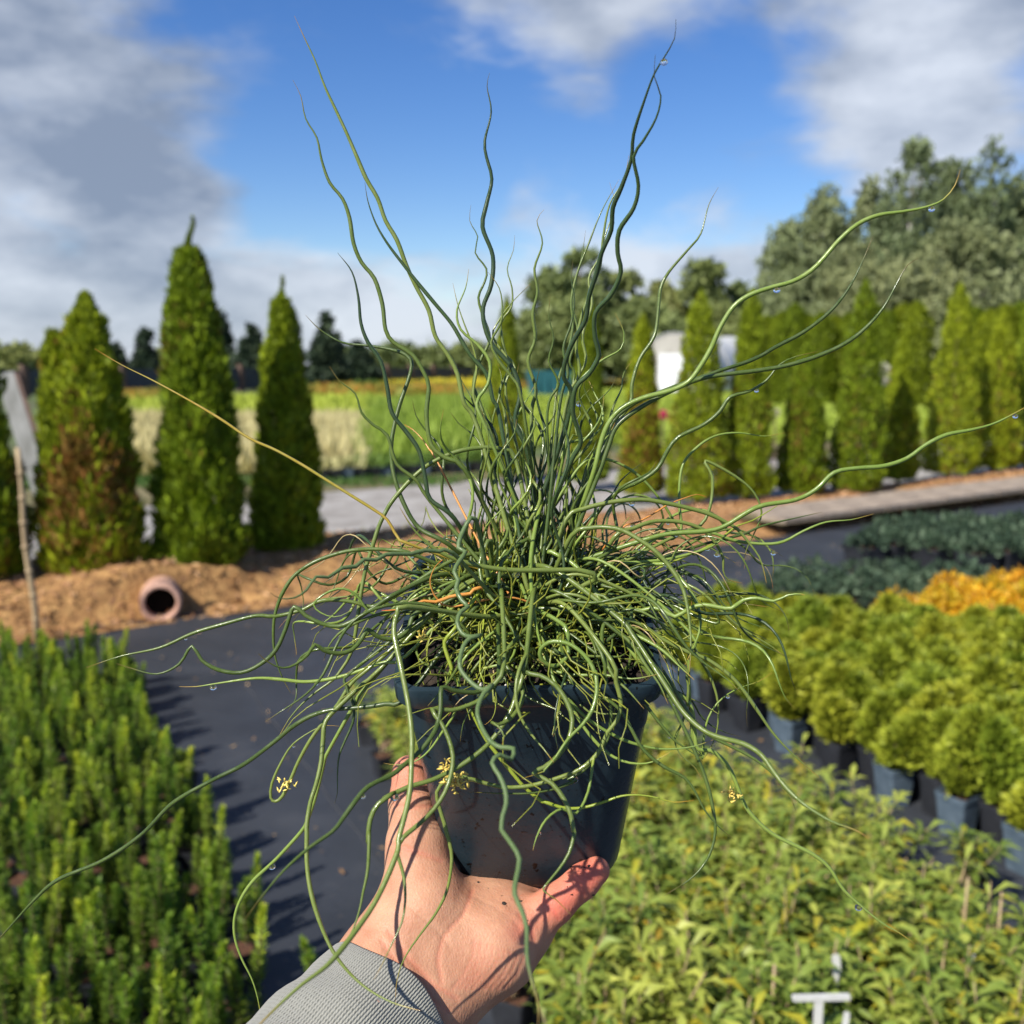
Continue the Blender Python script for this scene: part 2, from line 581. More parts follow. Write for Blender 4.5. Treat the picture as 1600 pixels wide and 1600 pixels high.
M['fence'] = noise_mat('dark_fence_panel', [(0.3, (0.05, 0.055, 0.065)), (0.7, (0.085, 0.09, 0.10))], 1.2, 7, 0.8)
M['fencepost'] = noise_mat('brown_post', [(0.3, (0.10, 0.06, 0.045)), (0.7, (0.17, 0.11, 0.085))], 4, 6, 0.85)
M['teal'] = noise_mat('teal_paint', [(0.3, (0.02, 0.10, 0.115)), (0.7, (0.035, 0.14, 0.16))], 4, 6, 0.5)
M['fleece'] = noise_mat('weathered_white_board', [(0.3, (0.18, 0.18, 0.16)), (0.55, (0.30, 0.30, 0.28)), (0.8, (0.38, 0.38, 0.36))], 6, 8, 0.8, 0.3, 20, stretch=(1, 1, 0.3))

# ------------------------------------------------------------------ ground
NV = Vector((-math.sin(R(35)), math.cos(R(35)), 0))
TV = Vector((math.cos(R(35)), math.sin(R(35)), 0))


def st(s, t_, z=0.0):
    return NV * s + TV * t_ + Vector((0, 0, z))


def s_of(p):
    return NV.x * p[0] + NV.y * p[1]


def t_of(p):
    return TV.x * p[0] + TV.y * p[1]


_pp = ground(256, 974, 0.0)
PIPE_ST = (s_of(_pp), t_of(_pp))


def berm_h(s, t_):
    h = 0.20 - 0.12 * min(1, max(0, (t_ - 3.5) / 4))
    a = (s - 6.12) / 0.5
    b_ = (7.95 - s) / 0.6
    f = max(0.0, min(1.0, a, b_))
    f = f * f * (3 - 2 * f)
    if PIPE_ST:
        h += 0.075 * math.exp(-((t_ - PIPE_ST[1]) / 0.40) ** 2)
        if abs(t_ - PIPE_ST[1]) < 0.6:
            f = max(0.0, min(1.0, (s - PIPE_ST[0] - 0.15) / 0.20, b_))
            f = f * f * (3 - 2 * f)
    return h * f


def sheet(name, pts, z, mat, label=None):
    mb = MB()
    mb.add([(p[0], p[1], z) for p in pts], [tuple(range(len(pts)))])
    o = mb.build(name, mat)
    o['kind'] = 'structure'
    return o


def grid_sheet(name, s0, s1, t0, t1, ns, ntt, zf, mat):
    ss = np.linspace(s0, s1, ns)
    ts = np.linspace(t0, t1, ntt)
    V = []
    for a in ss:
        for b_ in ts:
            p = st(a, b_)
            V.append((p.x, p.y, zf(a, b_)))
    F = [(i * ntt + j, i * ntt + j + 1, (i + 1) * ntt + j + 1, (i + 1) * ntt + j) for i in range(ns - 1) for j in range(ntt - 1)]
    me = mesh_np(name, V, [f[::-1] for f in F], mat, smooth=True)
    o = link(name, me)
    o['kind'] = 'structure'
    return o


sheet('ground', [(-900, -300), (900, -300), (900, 1500), (-900, 1500)], -0.03, M['earth'])
from mathutils import noise as mnoise


def nz(x, y, sc, amp):
    return mnoise.noise(Vector((x * sc, y * sc, 3.3))) * amp


cloth = grid_sheet('ground_cloth', -4.0, 6.3, -9, 14, 90, 160, lambda s, t_: 0.004 + max(0, nz(s, t_, 1.1, 0.012)) + max(0, nz(s, t_, 4.0, .004)), M['cloth'])
grid_sheet('mulch_bank', 6.08, 8.0, -9, 26, 80, 700, lambda s, t_: 0.012 + berm_h(s, t_) + nz(s, t_, 3.0, 0.03) * min(1, (s - 6.05) * 4) + nz(s, t_, 14, 0.012), M['mulch'])
grid_sheet('gravel_path', 7.85, 11.5, -12, 34, 8, 60, lambda s, t_: 0.0 + nz(s, t_, 1, 0.008), M['gravel'])
grid_sheet('verge', 11.4, 13.6, -16, 40, 8, 60, lambda s, t_: 0.012 + nz(s, t_, 1.5, 0.02), M['verge'])
# folded seam in the cloth
a0, a1 = ground(385, 1075), ground(660, 1440)
mb = MB()
dirv = (a1 - a0).normalized()
side = Vector((-dirv.y, dirv.x, 0))
for k in range(40):
    p = a0 + (a1 - a0) * (k / 39) + side * 0.006 * math.sin(k * 0.7)
    z = 0.006 + max(0, nz(s_of(p), t_of(p), 1.1, 0.012)) + max(0, nz(s_of(p), t_of(p), 4.0, .004))
    for sgn, zz in ((-1, 0.0), (0, 0.004), (1, 0.0)):
        mb.v.append((p.x + side.x * 0.0025 * sgn, p.y + side.y * 0.0025 * sgn, z + zz))
for k in range(39):
    for j in range(2):
        a = k * 3 + j
        mb.f.append((a, a + 1, a + 4, a + 3))
sm = mb.build('seam', M['seam'], cloth)

# mulch chips
n = 15000
S_ = rng.uniform(6.1, 7.9, n)
T_ = rng.uniform(0, 1, n) ** 1.3 * 18 - 3.0
P = np.array([st(a, b_, 0.016 + berm_h(a, b_) + nz(a, b_, 3.0, 0.03) * min(1, (a - 6.05) * 4) + nz(a, b_, 14, .012)) for a, b_ in zip(S_, T_)])
D = rdir(n); D[:, 2] *= 0.35; D = unit(D)
Sd = unit(np.cross(D, rdir(n)))
V, F, T = cards(P - D * 0.02, D, Sd, rng.uniform(0.03, 0.085, n), rng.uniform(0.012, 0.03, n), rng.uniform(0, 1, n))
chips = link('bark_chips', mesh_np('bark_chips', V, F, M['chip'], T))
tag(chips, 'loose orange brown bark chips scattered over the mulch bank', 'bark chips', kind='stuff')

n = 900
P = np.stack([rng.uniform(-2.2, 3.2, n), rng.uniform(1.6, 8.5, n), np.full(n, 0.022)], 1)
P = P[[s_of(q) < 6.05 for q in P]]
n = len(P)
D = rdir(n); D[:, 2] *= 0.25; D = unit(D)
V, F, T = cards(P, D, unit(np.cross(D, rdir(n) * np.array([.4, .4, 1]))), rng.uniform(0.006, 0.035, n), rng.uniform(0.004, 0.014, n), rng.uniform(0, 1, n))
tag(link('leaf_litter', mesh_np('leaf_litter', V, F, M['chip'], T)), 'dry leaf bits and bark crumbs strewn over the black ground cloth', 'litter', kind='stuff')

# paving strip: each slab a part of its own
pav = MB()
slab = MB()
slab.add([(-.24, -.16, 0), (.24, -.16, 0), (.24, .16, 0), (-.24, .16, 0), (-.24, -.16, .045), (.24, -.16, .045), (.24, .16, .045), (-.24, .16, .045),
          (-.232, -.152, .05), (.232, -.152, .05), (.232, .152, .05), (-.232, .152, .05)],
         [(0, 1, 5, 4), (1, 2, 6, 5), (2, 3, 7, 6), (3, 0, 4, 7), (4, 5, 9, 8), (5, 6, 10, 9), (6, 7, 11, 10), (7, 4, 8, 11), (8, 9, 10, 11)])
slab_me = slab.mesh('paving_slab', M['paver'])
base = [st(6.0, 6.9), st(6.95, 6.9), st(6.95, 20), st(6.0, 20)]
pv = sheet('paving_strip', [st(6.05, 7.2), st(6.05, 20), st(6.72, 20), st(6.72, 7.2)][::-1], 0.118, M['verge'])
for i in range(22):
    for j in range(2):
        p = st(6.22 + 0.335 * j, 7.5 + 0.5 * i + (0.25 if j else 0), 0.115 + random.uniform(0, .008))
        o = link('paving_slab', slab_me, pv, p, R(35) + random.uniform(-.015, .015))
        o.rotation_euler.x = random.uniform(-.01, .01)

# ------------------------------------------------------------------ thujas


def thuja_mesh(name, h, r, brown=0.0, n=9000, leader2=None, crook=0.0, seed=0, bz0=None, pw=0.52, spike=0.0):
    g = np.random.default_rng(seed)
    n = int(n * 1.8)
    z = g.uniform(0, 1, n) ** 1.25
    lump = 1 + 0.18 * np.sin(z * 17 + seed) + 0.0
    th = g.uniform(0, 2 * math.pi, n)
    prof = np.clip(z / 0.10, 0, 1) ** 0.5 * 0.25 + 0.75
    zb_ = np.clip(z / (1 - spike), 0, 1)
    rad = r * prof * (1 - zb_) ** pw * (0.95 + 0.10 * np.sin(3 * th + z * 11 + seed) + 0.08 * np.sin(5 * th - z * 23 + 2 * seed) + 0.06 * np.sin(9 * th + z * 41))
    rad = rad * (1 + 0.10 * np.sin(z * 37 + 2 * th)) + 0.016 * np.clip((1 - z) / 0.08, 0.15, 1)
    dep = 1 - 0.34 * g.uniform(0, 1, n) ** 2
    cx = crook * np.clip(z - 0.85, 0, 1) ** 1.2 * np.sin(z * 40) * 3
    x, y = np.cos(th) * rad * dep + cx, np.sin(th) * rad * dep
    if leader2:
        sel = g.uniform(0, 1, n) < 0.28
        x = np.where(sel, x * 0.55 + leader2[0], x)
        y = np.where(sel, y * 0.55, y)
        zz = np.where(sel, z * leader2[1], z)
    else:
        zz = z
    P = np.stack([x, y, 0.04 + zz * h], 1)
    out = np.stack([np.cos(th), np.sin(th), np.zeros(n)], 1)
    D = unit(out * 0.55 + np.array([0, 0, 1.0]) + g.normal(size=(n, 3)) * 0.32)
    tang = np.stack([-np.sin(th), np.cos(th), np.zeros(n)], 1)
    S = unit(np.cross(D, unit(out + tang * g.normal(size=(n, 1)) * 0.9)))
    k = 1.0 + 0.25 * g.normal(size=n)
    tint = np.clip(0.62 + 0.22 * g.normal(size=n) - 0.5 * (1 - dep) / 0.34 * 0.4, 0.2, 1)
    if brown > 0:
        hot = np.array([mnoise.noise(Vector((a * 3.2, b_ * 3.2, c * 1.6 + seed * 5))) for a, b_, c in P])
        bz = np.exp(-((zz - (bz0 if bz0 is not None else 0.4)) / 0.30) ** 2)
        pr = np.clip((hot + 0.25) * 1.6, 0, 1) * brown * bz
        tint = np.where(g.uniform(0, 1, n) < pr, g.uniform(0, 0.12, n), tint)
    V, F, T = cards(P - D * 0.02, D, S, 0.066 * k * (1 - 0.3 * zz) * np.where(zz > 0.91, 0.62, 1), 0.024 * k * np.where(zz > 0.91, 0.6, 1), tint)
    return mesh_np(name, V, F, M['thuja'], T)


def trunk_mesh(h, r):
    mb = MB()
    mb.tube([(0, 0, -0.05), (0.004, 0, h * 0.4), (0, 0.004, h * 0.9)], [r, r * 0.7, r * 0.2], 8)
    return mb.mesh('trunk', M['trunk'], True)


def thuja(px, yb, ytop, wpx, zb, label, group=None, mesh=None, sc=None, rz=0.0, **kw):
    p = ground(px, yb, zb)
    d = to_px(p)[2]
    h = (568 - ytop) / FP * d + H - zb
    r_ = wpx / 2 / FP * d
    e = empty('thuja', p, rz)
    tag(e, label, 'thuja', group)
    if mesh is None:
        me = thuja_mesh('crown', h, r_, **kw)
        o = link('crown', me, e, kind='stuff')
    else:
        o = link('crown', mesh, e, kind='stuff')
        o.scale = (r_, r_, h)
    tk = link('trunk', trunk_mesh(h, 0.03 * max(0.6, h / 2)), e)
    return e


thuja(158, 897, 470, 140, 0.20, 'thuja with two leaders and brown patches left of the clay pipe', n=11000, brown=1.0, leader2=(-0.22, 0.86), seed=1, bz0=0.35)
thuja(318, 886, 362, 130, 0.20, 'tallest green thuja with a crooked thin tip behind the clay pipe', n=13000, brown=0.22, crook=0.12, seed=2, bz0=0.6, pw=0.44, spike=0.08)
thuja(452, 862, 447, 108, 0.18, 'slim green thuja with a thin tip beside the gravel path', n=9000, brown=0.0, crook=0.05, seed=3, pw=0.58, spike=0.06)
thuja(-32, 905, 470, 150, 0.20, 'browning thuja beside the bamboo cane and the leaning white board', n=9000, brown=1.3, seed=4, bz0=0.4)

row = [(792, 745, 470, 70, 5), (918, 755, 470, 74, 6), (1000, 775, 497, 76, 7), (1088, 782, 462, 118, 8), (1166, 778, 458, 92, 9), (1252, 772, 540, 88, 10),
       (1337, 768, 446, 98, 11), (1402, 752, 520, 70, 12), (1482, 742, 450, 98, 13), (1552, 734, 492, 88, 14), (1604, 728, 436, 96, 15)]
lab_row = {792: 'slender thuja half hidden by the tall rush stems, first of its row',
           918: 'thuja half hidden by the rush stems, second of its row',
           1000: 'slim browning thuja beside the broad bushy one and the polytunnel',
           1088: 'broad bushy thuja with brown flecks in the row behind the paving',
           1166: 'conical thuja between the broad bushy one and the short stout one',
           1252: 'short stout thuja, lowest of the row behind the paving',
           1337: 'tall conical thuja between the short stout one and the cream flower head',
           1402: 'small slim thuja beside the round cream flower head',
           1482: 'tall conical thuja at the gap that shows a white polytunnel',
           1552: 'middling thuja squeezed between two tall ones beside the paving',
           1604: 'tallest thuja of the row, at its paved end'}
for (px, yb, yt, wp, sd) in row:
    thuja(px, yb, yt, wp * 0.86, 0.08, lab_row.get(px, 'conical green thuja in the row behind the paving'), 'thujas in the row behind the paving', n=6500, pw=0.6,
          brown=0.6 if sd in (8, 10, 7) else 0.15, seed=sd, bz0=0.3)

# clipped hedge of narrow thujas further back
hedge_me = [None, None, None]


def unit_thuja(seed):
    me = thuja_mesh('crown', 1.0, 1.0, n=10, seed=seed)
    return me


def columnar_mesh(seed, h, r):
    g = np.random.default_rng(seed)
    n = 5200
    z = g.uniform(0, 1, n)
    th = g.uniform(0, 2 * math.pi, n)
    rad = r * np.clip((1.0 - z) * 5, 0, 1) ** 0.6 * (0.93 + 0.12 * np.sin(4 * th + z * 13 + seed)) * (1 - 0.25 * g.uniform(0, 1, n) ** 2)
    P = np.stack([np.cos(th) * rad, np.sin(th) * rad, z * h], 1)
    out = np.stack([np.cos(th), np.sin(th), np.zeros(n)], 1)
    D = unit(out * 0.5 + np.array([0, 0, 1.0]) + g.normal(size=(n, 3)) * 0.35)
    S = unit(np.cross(D, out + g.normal(size=(n, 3)) * 0.4))
    V, F, T = cards(P, D, S, 0.13, 0.055, np.clip(0.4 + 0.25 * g.normal(size=n), 0.2, 1))
    return mesh_np('crown', V, F, M['thuja'], T)


hm = [columnar_mesh(31 + i, 3.3, 0.50) for i in range(3)]
tkm = trunk_mesh(2.4, 0.05)
hx = list(range(1176, 1436, 21)) + list(range(1500, 1640, 22))
for i, px in enumerate(hx):
    d = 32 + (1440 - px) * 0.014 + random.uniform(-.4, .4)
    p = at(px, 568, d)
    e = empty('hedge_thuja', (p.x, p.y, 0), random.uniform(0, 6))
    tag(e, 'narrow clipped thuja in the dense hedge behind the conical row', 'thuja', 'thujas of the clipped hedge')
    o = link('crown', hm[i % 3], e, kind='stuff')
    sc_ = random.uniform(0.93, 1.05)
    o.scale = (1, 1, sc_)
    link('trunk', tkm, e)

# ------------------------------------------------------------------ distant trees


def crown_cloud(g, centers, radii, n, leaf, weep=0.0, flat=0.8):
    w = np.array(radii) ** 2
    idx = g.choice(len(centers), n, p=w / w.sum())
    c = np.array(centers)[idx]
    r_ = np.array(radii)[idx]
    d = unit(g.normal(size=(n, 3)))
    rr = g.uniform(0.35, 1.0, n) ** 0.5
    P = c + d * (r_ * rr)[:, None] * np.array([1, 1, flat])
    if weep:
        P[:, 2] -= weep * g.uniform(0, 1, n) ** 2
    D = unit(g.normal(size=(n, 3)) + np.array([0, 0, -1.4 if weep else 0.2]))
    S = unit(np.cross(D, g.normal(size=(n, 3))))
    tint = np.clip(0.5 + 0.25 * g.normal(size=n) + 0.2 * (d[:, 2]), 0, 1)
    return cards(P, D, S, leaf * g.uniform(0.7, 1.3, n), leaf * 0.6, tint)


def tree(name, px, d, top_y, wpx, label, group, kind, seed, n=7000, base_z=0.0):
    g = np.random.default_rng(seed)
    p = at(px, 568, d)
    h = (568 - top_y) / FP * d + H - base_z
    r_ = wpx / 2 / FP * d
    e = empty(name, (p.x, p.y, base_z), random.uniform(0, 6))
    tag(e, label, 'tree', group)
    mb = MB()
    tr = 0.02 * h
    mb.tube([(0, 0, -0.1), (0.1, 0, h * 0.3), (0.0, 0.1, h * 0.6), (0.05, 0, h * 0.85)], [tr, tr * 0.7, tr * 0.35, tr * 0.05], 7)
    cs, rs = [], []
    for k in range(46):
        a = k * 2.4 + g.uniform(0, 1)
        f = g.uniform(0.16, 0.97)
        if kind == 'fir':
            rad = r_ * (1 - f) ** 0.8
            q = (0.25 + 0.55 * g.uniform()) * rad
            cr_ = r_ * 0.30 * (1.1 - f) + 0.10
        else:
            rad = r_ * (math.sin(math.pi * min(1, f * 0.92 + 0.06)) ** 0.6)
            q = rad * g.uniform(0.25, 0.85)
            cr_ = r_ * g.uniform(0.24, 0.42) * (1.0 if f < 0.8 else 0.75)
        c = (math.cos(a) * q, math.sin(a) * q, f * h)
        cs.append(c)
        rs.append(cr_)
        if k % 3 == 0:
            z0 = h * max(0.1, f - 0.18)
            mb.tube([(0.04, 0, z0), (c[0] * 0.5, c[1] * 0.5, (z0 + c[2]) / 2 + 0.1), c], [tr * 0.35, tr * 0.2, tr * 0.08], 5)
    link('trunk', mb.mesh('trunk', M['birch'] if kind == 'birch' else M['trunk'], True), e)
    leaf = {'birch': 0.36, 'round': 0.36, 'fir': 0.30}[kind] * d / 50
    V, F, T = crown_cloud(g, cs, rs, n if kind != 'birch' else n // 3, leaf, flat=1.2 if kind == 'birch' else 0.8)
    if kind == 'birch':
        ns_ = n // 16
        w_ = np.array(rs) ** 2
        ii = g.choice(len(cs), ns_, p=w_ / w_.sum())
        dv = unit(g.normal(size=(ns_, 3))); dv[:, 2] = np.abs(dv[:, 2])
        st0 = np.array(cs)[ii] + dv * (np.array(rs)[ii] * 1.25)[:, None]
        ln_ = g.uniform(0.05, 0.17, ns_) * h
        kk_ = 15
        fr_ = np.linspace(0, 1, kk_)[None, :, None]
        P_ = st0[:, None, :] + np.array([0, 0, -1.0]) * fr_ * ln_[:, None, None] + (g.normal(size=(ns_, 1, 3)) * np.array([.3, .3, 0])) * fr_ ** 2 + g.normal(size=(ns_, kk_, 3)) * 0.05
        P_ = P_.reshape(-1, 3)
        nn_ = len(P_)
        D_ = unit(g.normal(size=(nn_, 3)) * 0.5 + np.array([0, 0, -1.0]))
        tq_ = np.repeat(np.clip(0.55 + 0.25 * g.normal(size=ns_), 0, 1), kk_)
        V2, F2, T2 = cards(P_, D_, unit(np.cross(D_, g.normal(size=(nn_, 3)))), leaf * 0.85, leaf * 0.34, tq_)
        V, F, T = join([(V, F, T), (V2, F2, T2)])
    V[:, 2] = np.maximum(V[:, 2], 0.1)
    link('crown', mesh_np('crown', V, F, M[{'birch': 'birchleaf', 'round': 'treeleaf', 'fir': 'firleaf'}[kind]], T), e, kind='stuff')
    return e


for i, (px, ty, wp, d) in enumerate([(1228, 352, 110, 46), (1290, 310, 150, 47), (1352, 290, 110, 50), (1408, 232, 120, 45), (1468, 262, 110, 48), (1534, 232, 120, 45), (1592, 250, 130, 47), (1660, 250, 130, 46), (1250, 430, 130, 44), (1330, 400, 150, 43), (1500, 360, 200, 43), (1420, 400, 180, 42)]):
    tree('birch_tree', px, d, ty, wp, 'tall grey green weeping birch towering over the clipped hedge', 'birches behind the hedge', 'birch', 100 + i, n=8000)
for i, (px, ty, wp, d) in enumerate([(850, 425, 90, 62), (905, 395, 120, 60), (975, 428, 110, 62), (1035, 445, 90, 64), (1095, 412, 110, 62), (1150, 452, 90, 64), (880, 470, 150, 58), (1010, 480, 150, 58), (1130, 490, 130, 58)]):
    tree('round_tree', px, d, ty, wp, 'round green tree in the group beyond the polytunnel', 'trees beyond the polytunnel', 'round', 200 + i, n=5500)
for i, (px, ty, wp, d) in enumerate([(348, 488, 70, 62), (395, 505, 90, 60), (452, 478, 80, 62), (512, 488, 90, 60), (228, 512, 80, 62), (182, 540, 60, 64), (560, 535, 80, 66)]):
    tree('fir_tree', px, d, ty, wp, 'dark conifer standing beyond the long dark fence', 'dark conifers beyond the fence', 'fir', 300 + i, n=4500)
for i, (px, ty, wp, d) in enumerate([(30, 545, 90, 60), (90, 552, 90, 62), (-20, 540, 80, 60), (150, 548, 70, 66), (270, 548, 90, 68), (430, 545, 90, 70), (560, 548, 90, 78), (620, 540, 90, 80), (680, 545, 90, 80), (735, 540, 80, 80), (790, 540, 80, 80), (1190, 540, 100, 60)]):
    tree('field_bush', px, d, ty, wp, 'low green bush in the line along the horizon', 'bushes along the horizon', 'round', 400 + i, n=2500)

# ------------------------------------------------------------------ far structures
fr = empty('dark_fence', at(380, 568, 60) - Vector((0, 0, H)))
tag(fr, 'long low dark panel fence with brown posts beyond the beds', 'fence')
fa, fb = at(-150, 568, 42), at(740, 568, 78)
fa.z = fb.z = 0
npan = 16
for k in range(npan):
    p0 = fa + (fb - fa) * (k / npan)
    p1 = fa + (fb - fa) * ((k + 1) / npan)
    c = (p0 + p1) / 2
    ang = math.atan2((p1 - p0).y, (p1 - p0).x)
    L = (p1 - p0).length
    mb = MB().box((0, 0, 0.70), (L - 0.3, 0.05, 1.15))
    for q in range(4):
        mb.box((0, -0.035, 0.22 + q * 0.32), (L - 0.3, 0.03, 0.05))
    mb.build('panel', M['fence'], fr, c - fr.location, ang)
    mb = MB().box((0, 0, 0.7), (0.28, 0.28, 1.5))
    mb.box((0, 0, 1.47), (0.34, 0.34, 0.06))
    mb.build('post', M['fencepost'], fr, p0 - fr.location, ang)


def polytunnel(px, d, w, h, length, label, rz):
    p = at(px, 568, d)
    e = empty('polytunnel', (p.x, p.y, 0), rz)
    tag(e, label, 'polytunnel')
    prof = [(w / 2 * math.cos(a), h * math.sin(a) ** 0.8) for a in np.linspace(0, math.pi, 17)]
    mb = MB()
    vs = [(x, y, z) for y in (0, length) for x, z in prof]
    mb.add(vs, [(k, k + 1, k + 18, k + 17) for k in range(16)])
    mb.build('cover', M['tunnel'], e, smooth=True)
    mb = MB()
    mb.add([(x * .995, 0.02, z * .995) for x, z in prof], [tuple(range(17))])
    mb.build('end_wall', M['tunnelend'], e)
    mb = MB().box((0, -0.01, 1.0), (1.4, 0.05, 2.0))
    dr = mb.build('door', M['tunnel'], e)
    for k in range(6):
        y = k * length / 5
        mb = MB().tube([(x * 1.01, y, z * 1.01) for x, z in prof], 0.03, 6)
        mb.build('hoop', M['steel'], e)
    return e


polytunnel(1052, 48, 4.0, 2.95, 14, 'white polytunnel showing between the conical thujas and the rush', -0.5)
polytunnel(1470, 45, 3.2, 3.6, 10, 'white polytunnel seen through a gap in the thuja hedge', -0.6)
p = at(858, 568, 44)
e = empty('teal_bin', (p.x, p.y, 0), 0.2)
tag(e, 'small teal skip container beside the far flower beds', 'container')
mb = MB()
mb.add([(-.75, -.5, .15), (.75, -.5, .15), (.75, .5, .15), (-.75, .5, .15), (-.9, -.6, 1.25), (.9, -.6, 1.25), (.9, .6, 1.25), (-.9, .6, 1.25)],
       [(0, 3, 2, 1), (0, 1, 5, 4), (1, 2, 6, 5), (2, 3, 7, 6), (3, 0, 4, 7)])
mb.build('tub', M['teal'], e)
for x in (-.6, -.2, .2, .6):
    MB().box((x, -0.57, 0.72), (0.06, 0.06, 1.0)).build('rib', M['teal'], e)
MB().box((0, 0, 0.08), (1.3, 0.9, 0.16)).build('base', M['fencepost'], e)

# leaning pale board and bamboo cane, far left
p = ground(66, 770, 0.05)
e = empty('leaning_board', p, 0.35)
tag(e, 'weathered white board leaning between two thujas on the bank', 'board')
mb = MB()
Mx = Matrix.Rotation(R(-14), 3, 'Y') @ Matrix.Rotation(R(-12), 3, 'X')
mb.box(Mx @ Vector((0, 0, 0.72)), (0.20, 0.03, 1.48), M=Mx)
bd = mb.build('plank', M['fleece'], e)
mb = MB().box(Mx @ Vector((0.125, 0.01, 0.72)), (0.045, 0.05, 1.44), M=Mx)
mb.build('side_batten', M['fencepost'], e)
p0, p1 = ground(58, 1004, 0.0), at(26, 700, 5.55)
mb = MB()
pts = [p0 + (p1 - p0) * (k / 8) + Vector((0.008 * math.sin(k * 1.1), 0, 0)) for k in range(9)]
mb.tube(pts, [0.019 - 0.0006 * k for k in range(9)], 8)
for k in range(1, 8):
    q = pts[k]
    dv = (p1 - p0).normalized()
    mb.tube([q - dv * 0.012, q, q + dv * 0.012], [0.018, 0.0225, 0.018], 8)
cane = mb.build('bamboo_cane', M['bamboo'], smooth=True)
tag(cane, 'bare bamboo cane standing upright at the corner of the shoot bed', 'cane')

# clay pipe through the bank
pc = ground(256, 974, 0.0) + NV * 0.05
e = empty('clay_pipe', pc, R(18))
tag(e, 'round clay drain pipe poking out of the mulch bank', 'pipe')
mb = MB()
ro, ri, L = 0.122, 0.092, 0.9
nseg = 28
vs, fs = [], []
for (rr, y) in [(ro * 0.97, 0.0), (ro, 0.015), (ro, L), (ri, L), (ri, 0.01), (ri * 1.03, 0.0)]:
    vs += [(rr * math.cos(2 * math.pi * k / nseg), y, 0.112 + rr * math.sin(2 * math.pi * k / nseg)) for k in range(nseg)]
for i in range(6):
    for k in range(nseg):
        a, b_ = i * nseg + k, i * nseg + (k + 1) % nseg
        c, dd = ((i + 1) % 6) * nseg + (k + 1) % nseg, ((i + 1) % 6) * nseg + k
        fs.append((a, b_, c, dd))
mb.add(vs, fs)
mb.build('pipe_wall', M['clay'], e, smooth=True)
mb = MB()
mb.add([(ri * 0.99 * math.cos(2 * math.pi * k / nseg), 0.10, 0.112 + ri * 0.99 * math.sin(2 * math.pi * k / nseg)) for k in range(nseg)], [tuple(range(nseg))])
mb.build('mouth_shade_disk', M['pipedark'], e)  # added disk, painted near-black as the shade of the hollow pipe

# ------------------------------------------------------------------ far beds (masses nobody could count)


def bed_stuff(name, poly_px, n, hgt, wid, mat, label, cat, z=0.0, seed=0, spread=0.35, tri=False):
    g = np.random.default_rng(seed)
    poly = [tuple(ground(x, y, z))[:2] for x, y in poly_px]
    xs, ys = [q[0] for q in poly], [q[1] for q in poly]
    P = []
    while len(P) < n:
        xx, yy = g.uniform(min(xs), max(xs), 4000), g.uniform(min(ys), max(ys), 4000)
        for a, b_ in zip(xx, yy):
            if in_poly(a, b_, poly):
                P.append((a, b_, z))
                if len(P) >= n:
                    break
    P = np.array(P)
    D = unit(g.normal(size=(n, 3)) * spread + np.array([0, 0, 1.0]))
    S = unit(np.cross(D, g.normal(size=(n, 3))))
    hh = hgt * g.uniform(0.55, 1.15, n)
    V, F, T = cards(P, D, S, hh, wid, np.clip(0.5 + 0.28 * g.normal(size=n), 0, 1))
    o = link(name, mesh_np(name, V, F, mat, T))
    tag(o, label, cat, kind='stuff')
    return o


bed_stuff('straw_grass_bed', [(60, 748), (566, 742), (566, 668), (90, 668)], 26000, 0.5, 0.05, M['beige'], 'pale straw coloured grasses in the bed beyond the gravel path', 'grasses', seed=1)
bed_stuff('pale_green_grass_bed', [(60, 667), (566, 667), (600, 632), (90, 632)], 16000, 0.5, 0.12, M['lime'], 'pale green grass strip behind the straw coloured grasses', 'grasses', seed=2)
bed_stuff('lime_grass_bed', [(568, 742), (775, 722), (800, 628), (568, 640)], 26000, 0.5, 0.07, M['lime'], 'bright lime green grasses beside the straw coloured bed', 'grasses', seed=3)
bed_stuff('leafy_green_bed', [(640, 742), (800, 735), (800, 700), (640, 712)], 5000, 0.28, 0.06, M['midgreen'], 'low mid green plants in front of the lime grasses', 'plants', seed=4)
bed_stuff('orange_flower_bed', [(490, 627), (720, 622), (720, 608), (490, 612)], 6000, 0.55, 0.30, M['orange'], 'strip of orange flowers in front of the dark fence', 'flowers', seed=5, spread=0.8)
bed_stuff('yellow_flower_bed', [(590, 607), (790, 606), (790, 596), (590, 597)], 5000, 0.6, 0.4, M['yellow'], 'strip of yellow flowers near the far dark fence', 'flowers', seed=6, spread=0.8)
bed_stuff('green_flower_strip', [(440, 611), (600, 607), (600, 600), (440, 602)], 4000, 0.6, 0.4, M['midgreen'], 'green leafy strip between the orange flowers and the fence', 'plants', seed=12, spread=0.8)
bed_stuff('marigold_patch', [(188, 640), (262, 638), (262, 626), (188, 628)], 2500, 0.6, 0.2, M['orange'], 'small orange flower patch beside the tallest thuja', 'flowers', seed=7, spread=0.8)
bed_stuff('far_marigold_strip', [(800, 612), (1150, 608), (1150, 600), (800, 602)], 4000, 0.5, 0.35, M['orange'], 'far strip of orange flowers in front of the teal container', 'flowers', seed=8, spread=0.8)
bed_stuff('meadow_grass', [(800, 700), (1600, 690), (1600, 612), (800, 614)], 46000, 0.32, 0.10, M['lime'], 'bright green lawn grass behind the conical thujas', 'grass', seed=9)
bed_stuff('verge_weeds', [(-100, 768), (700, 760), (760, 746), (-100, 750)], 5000, 0.10, 0.02, M['midgreen'], 'thin weeds along the far side of the gravel path', 'weeds', seed=10, spread=0.8)
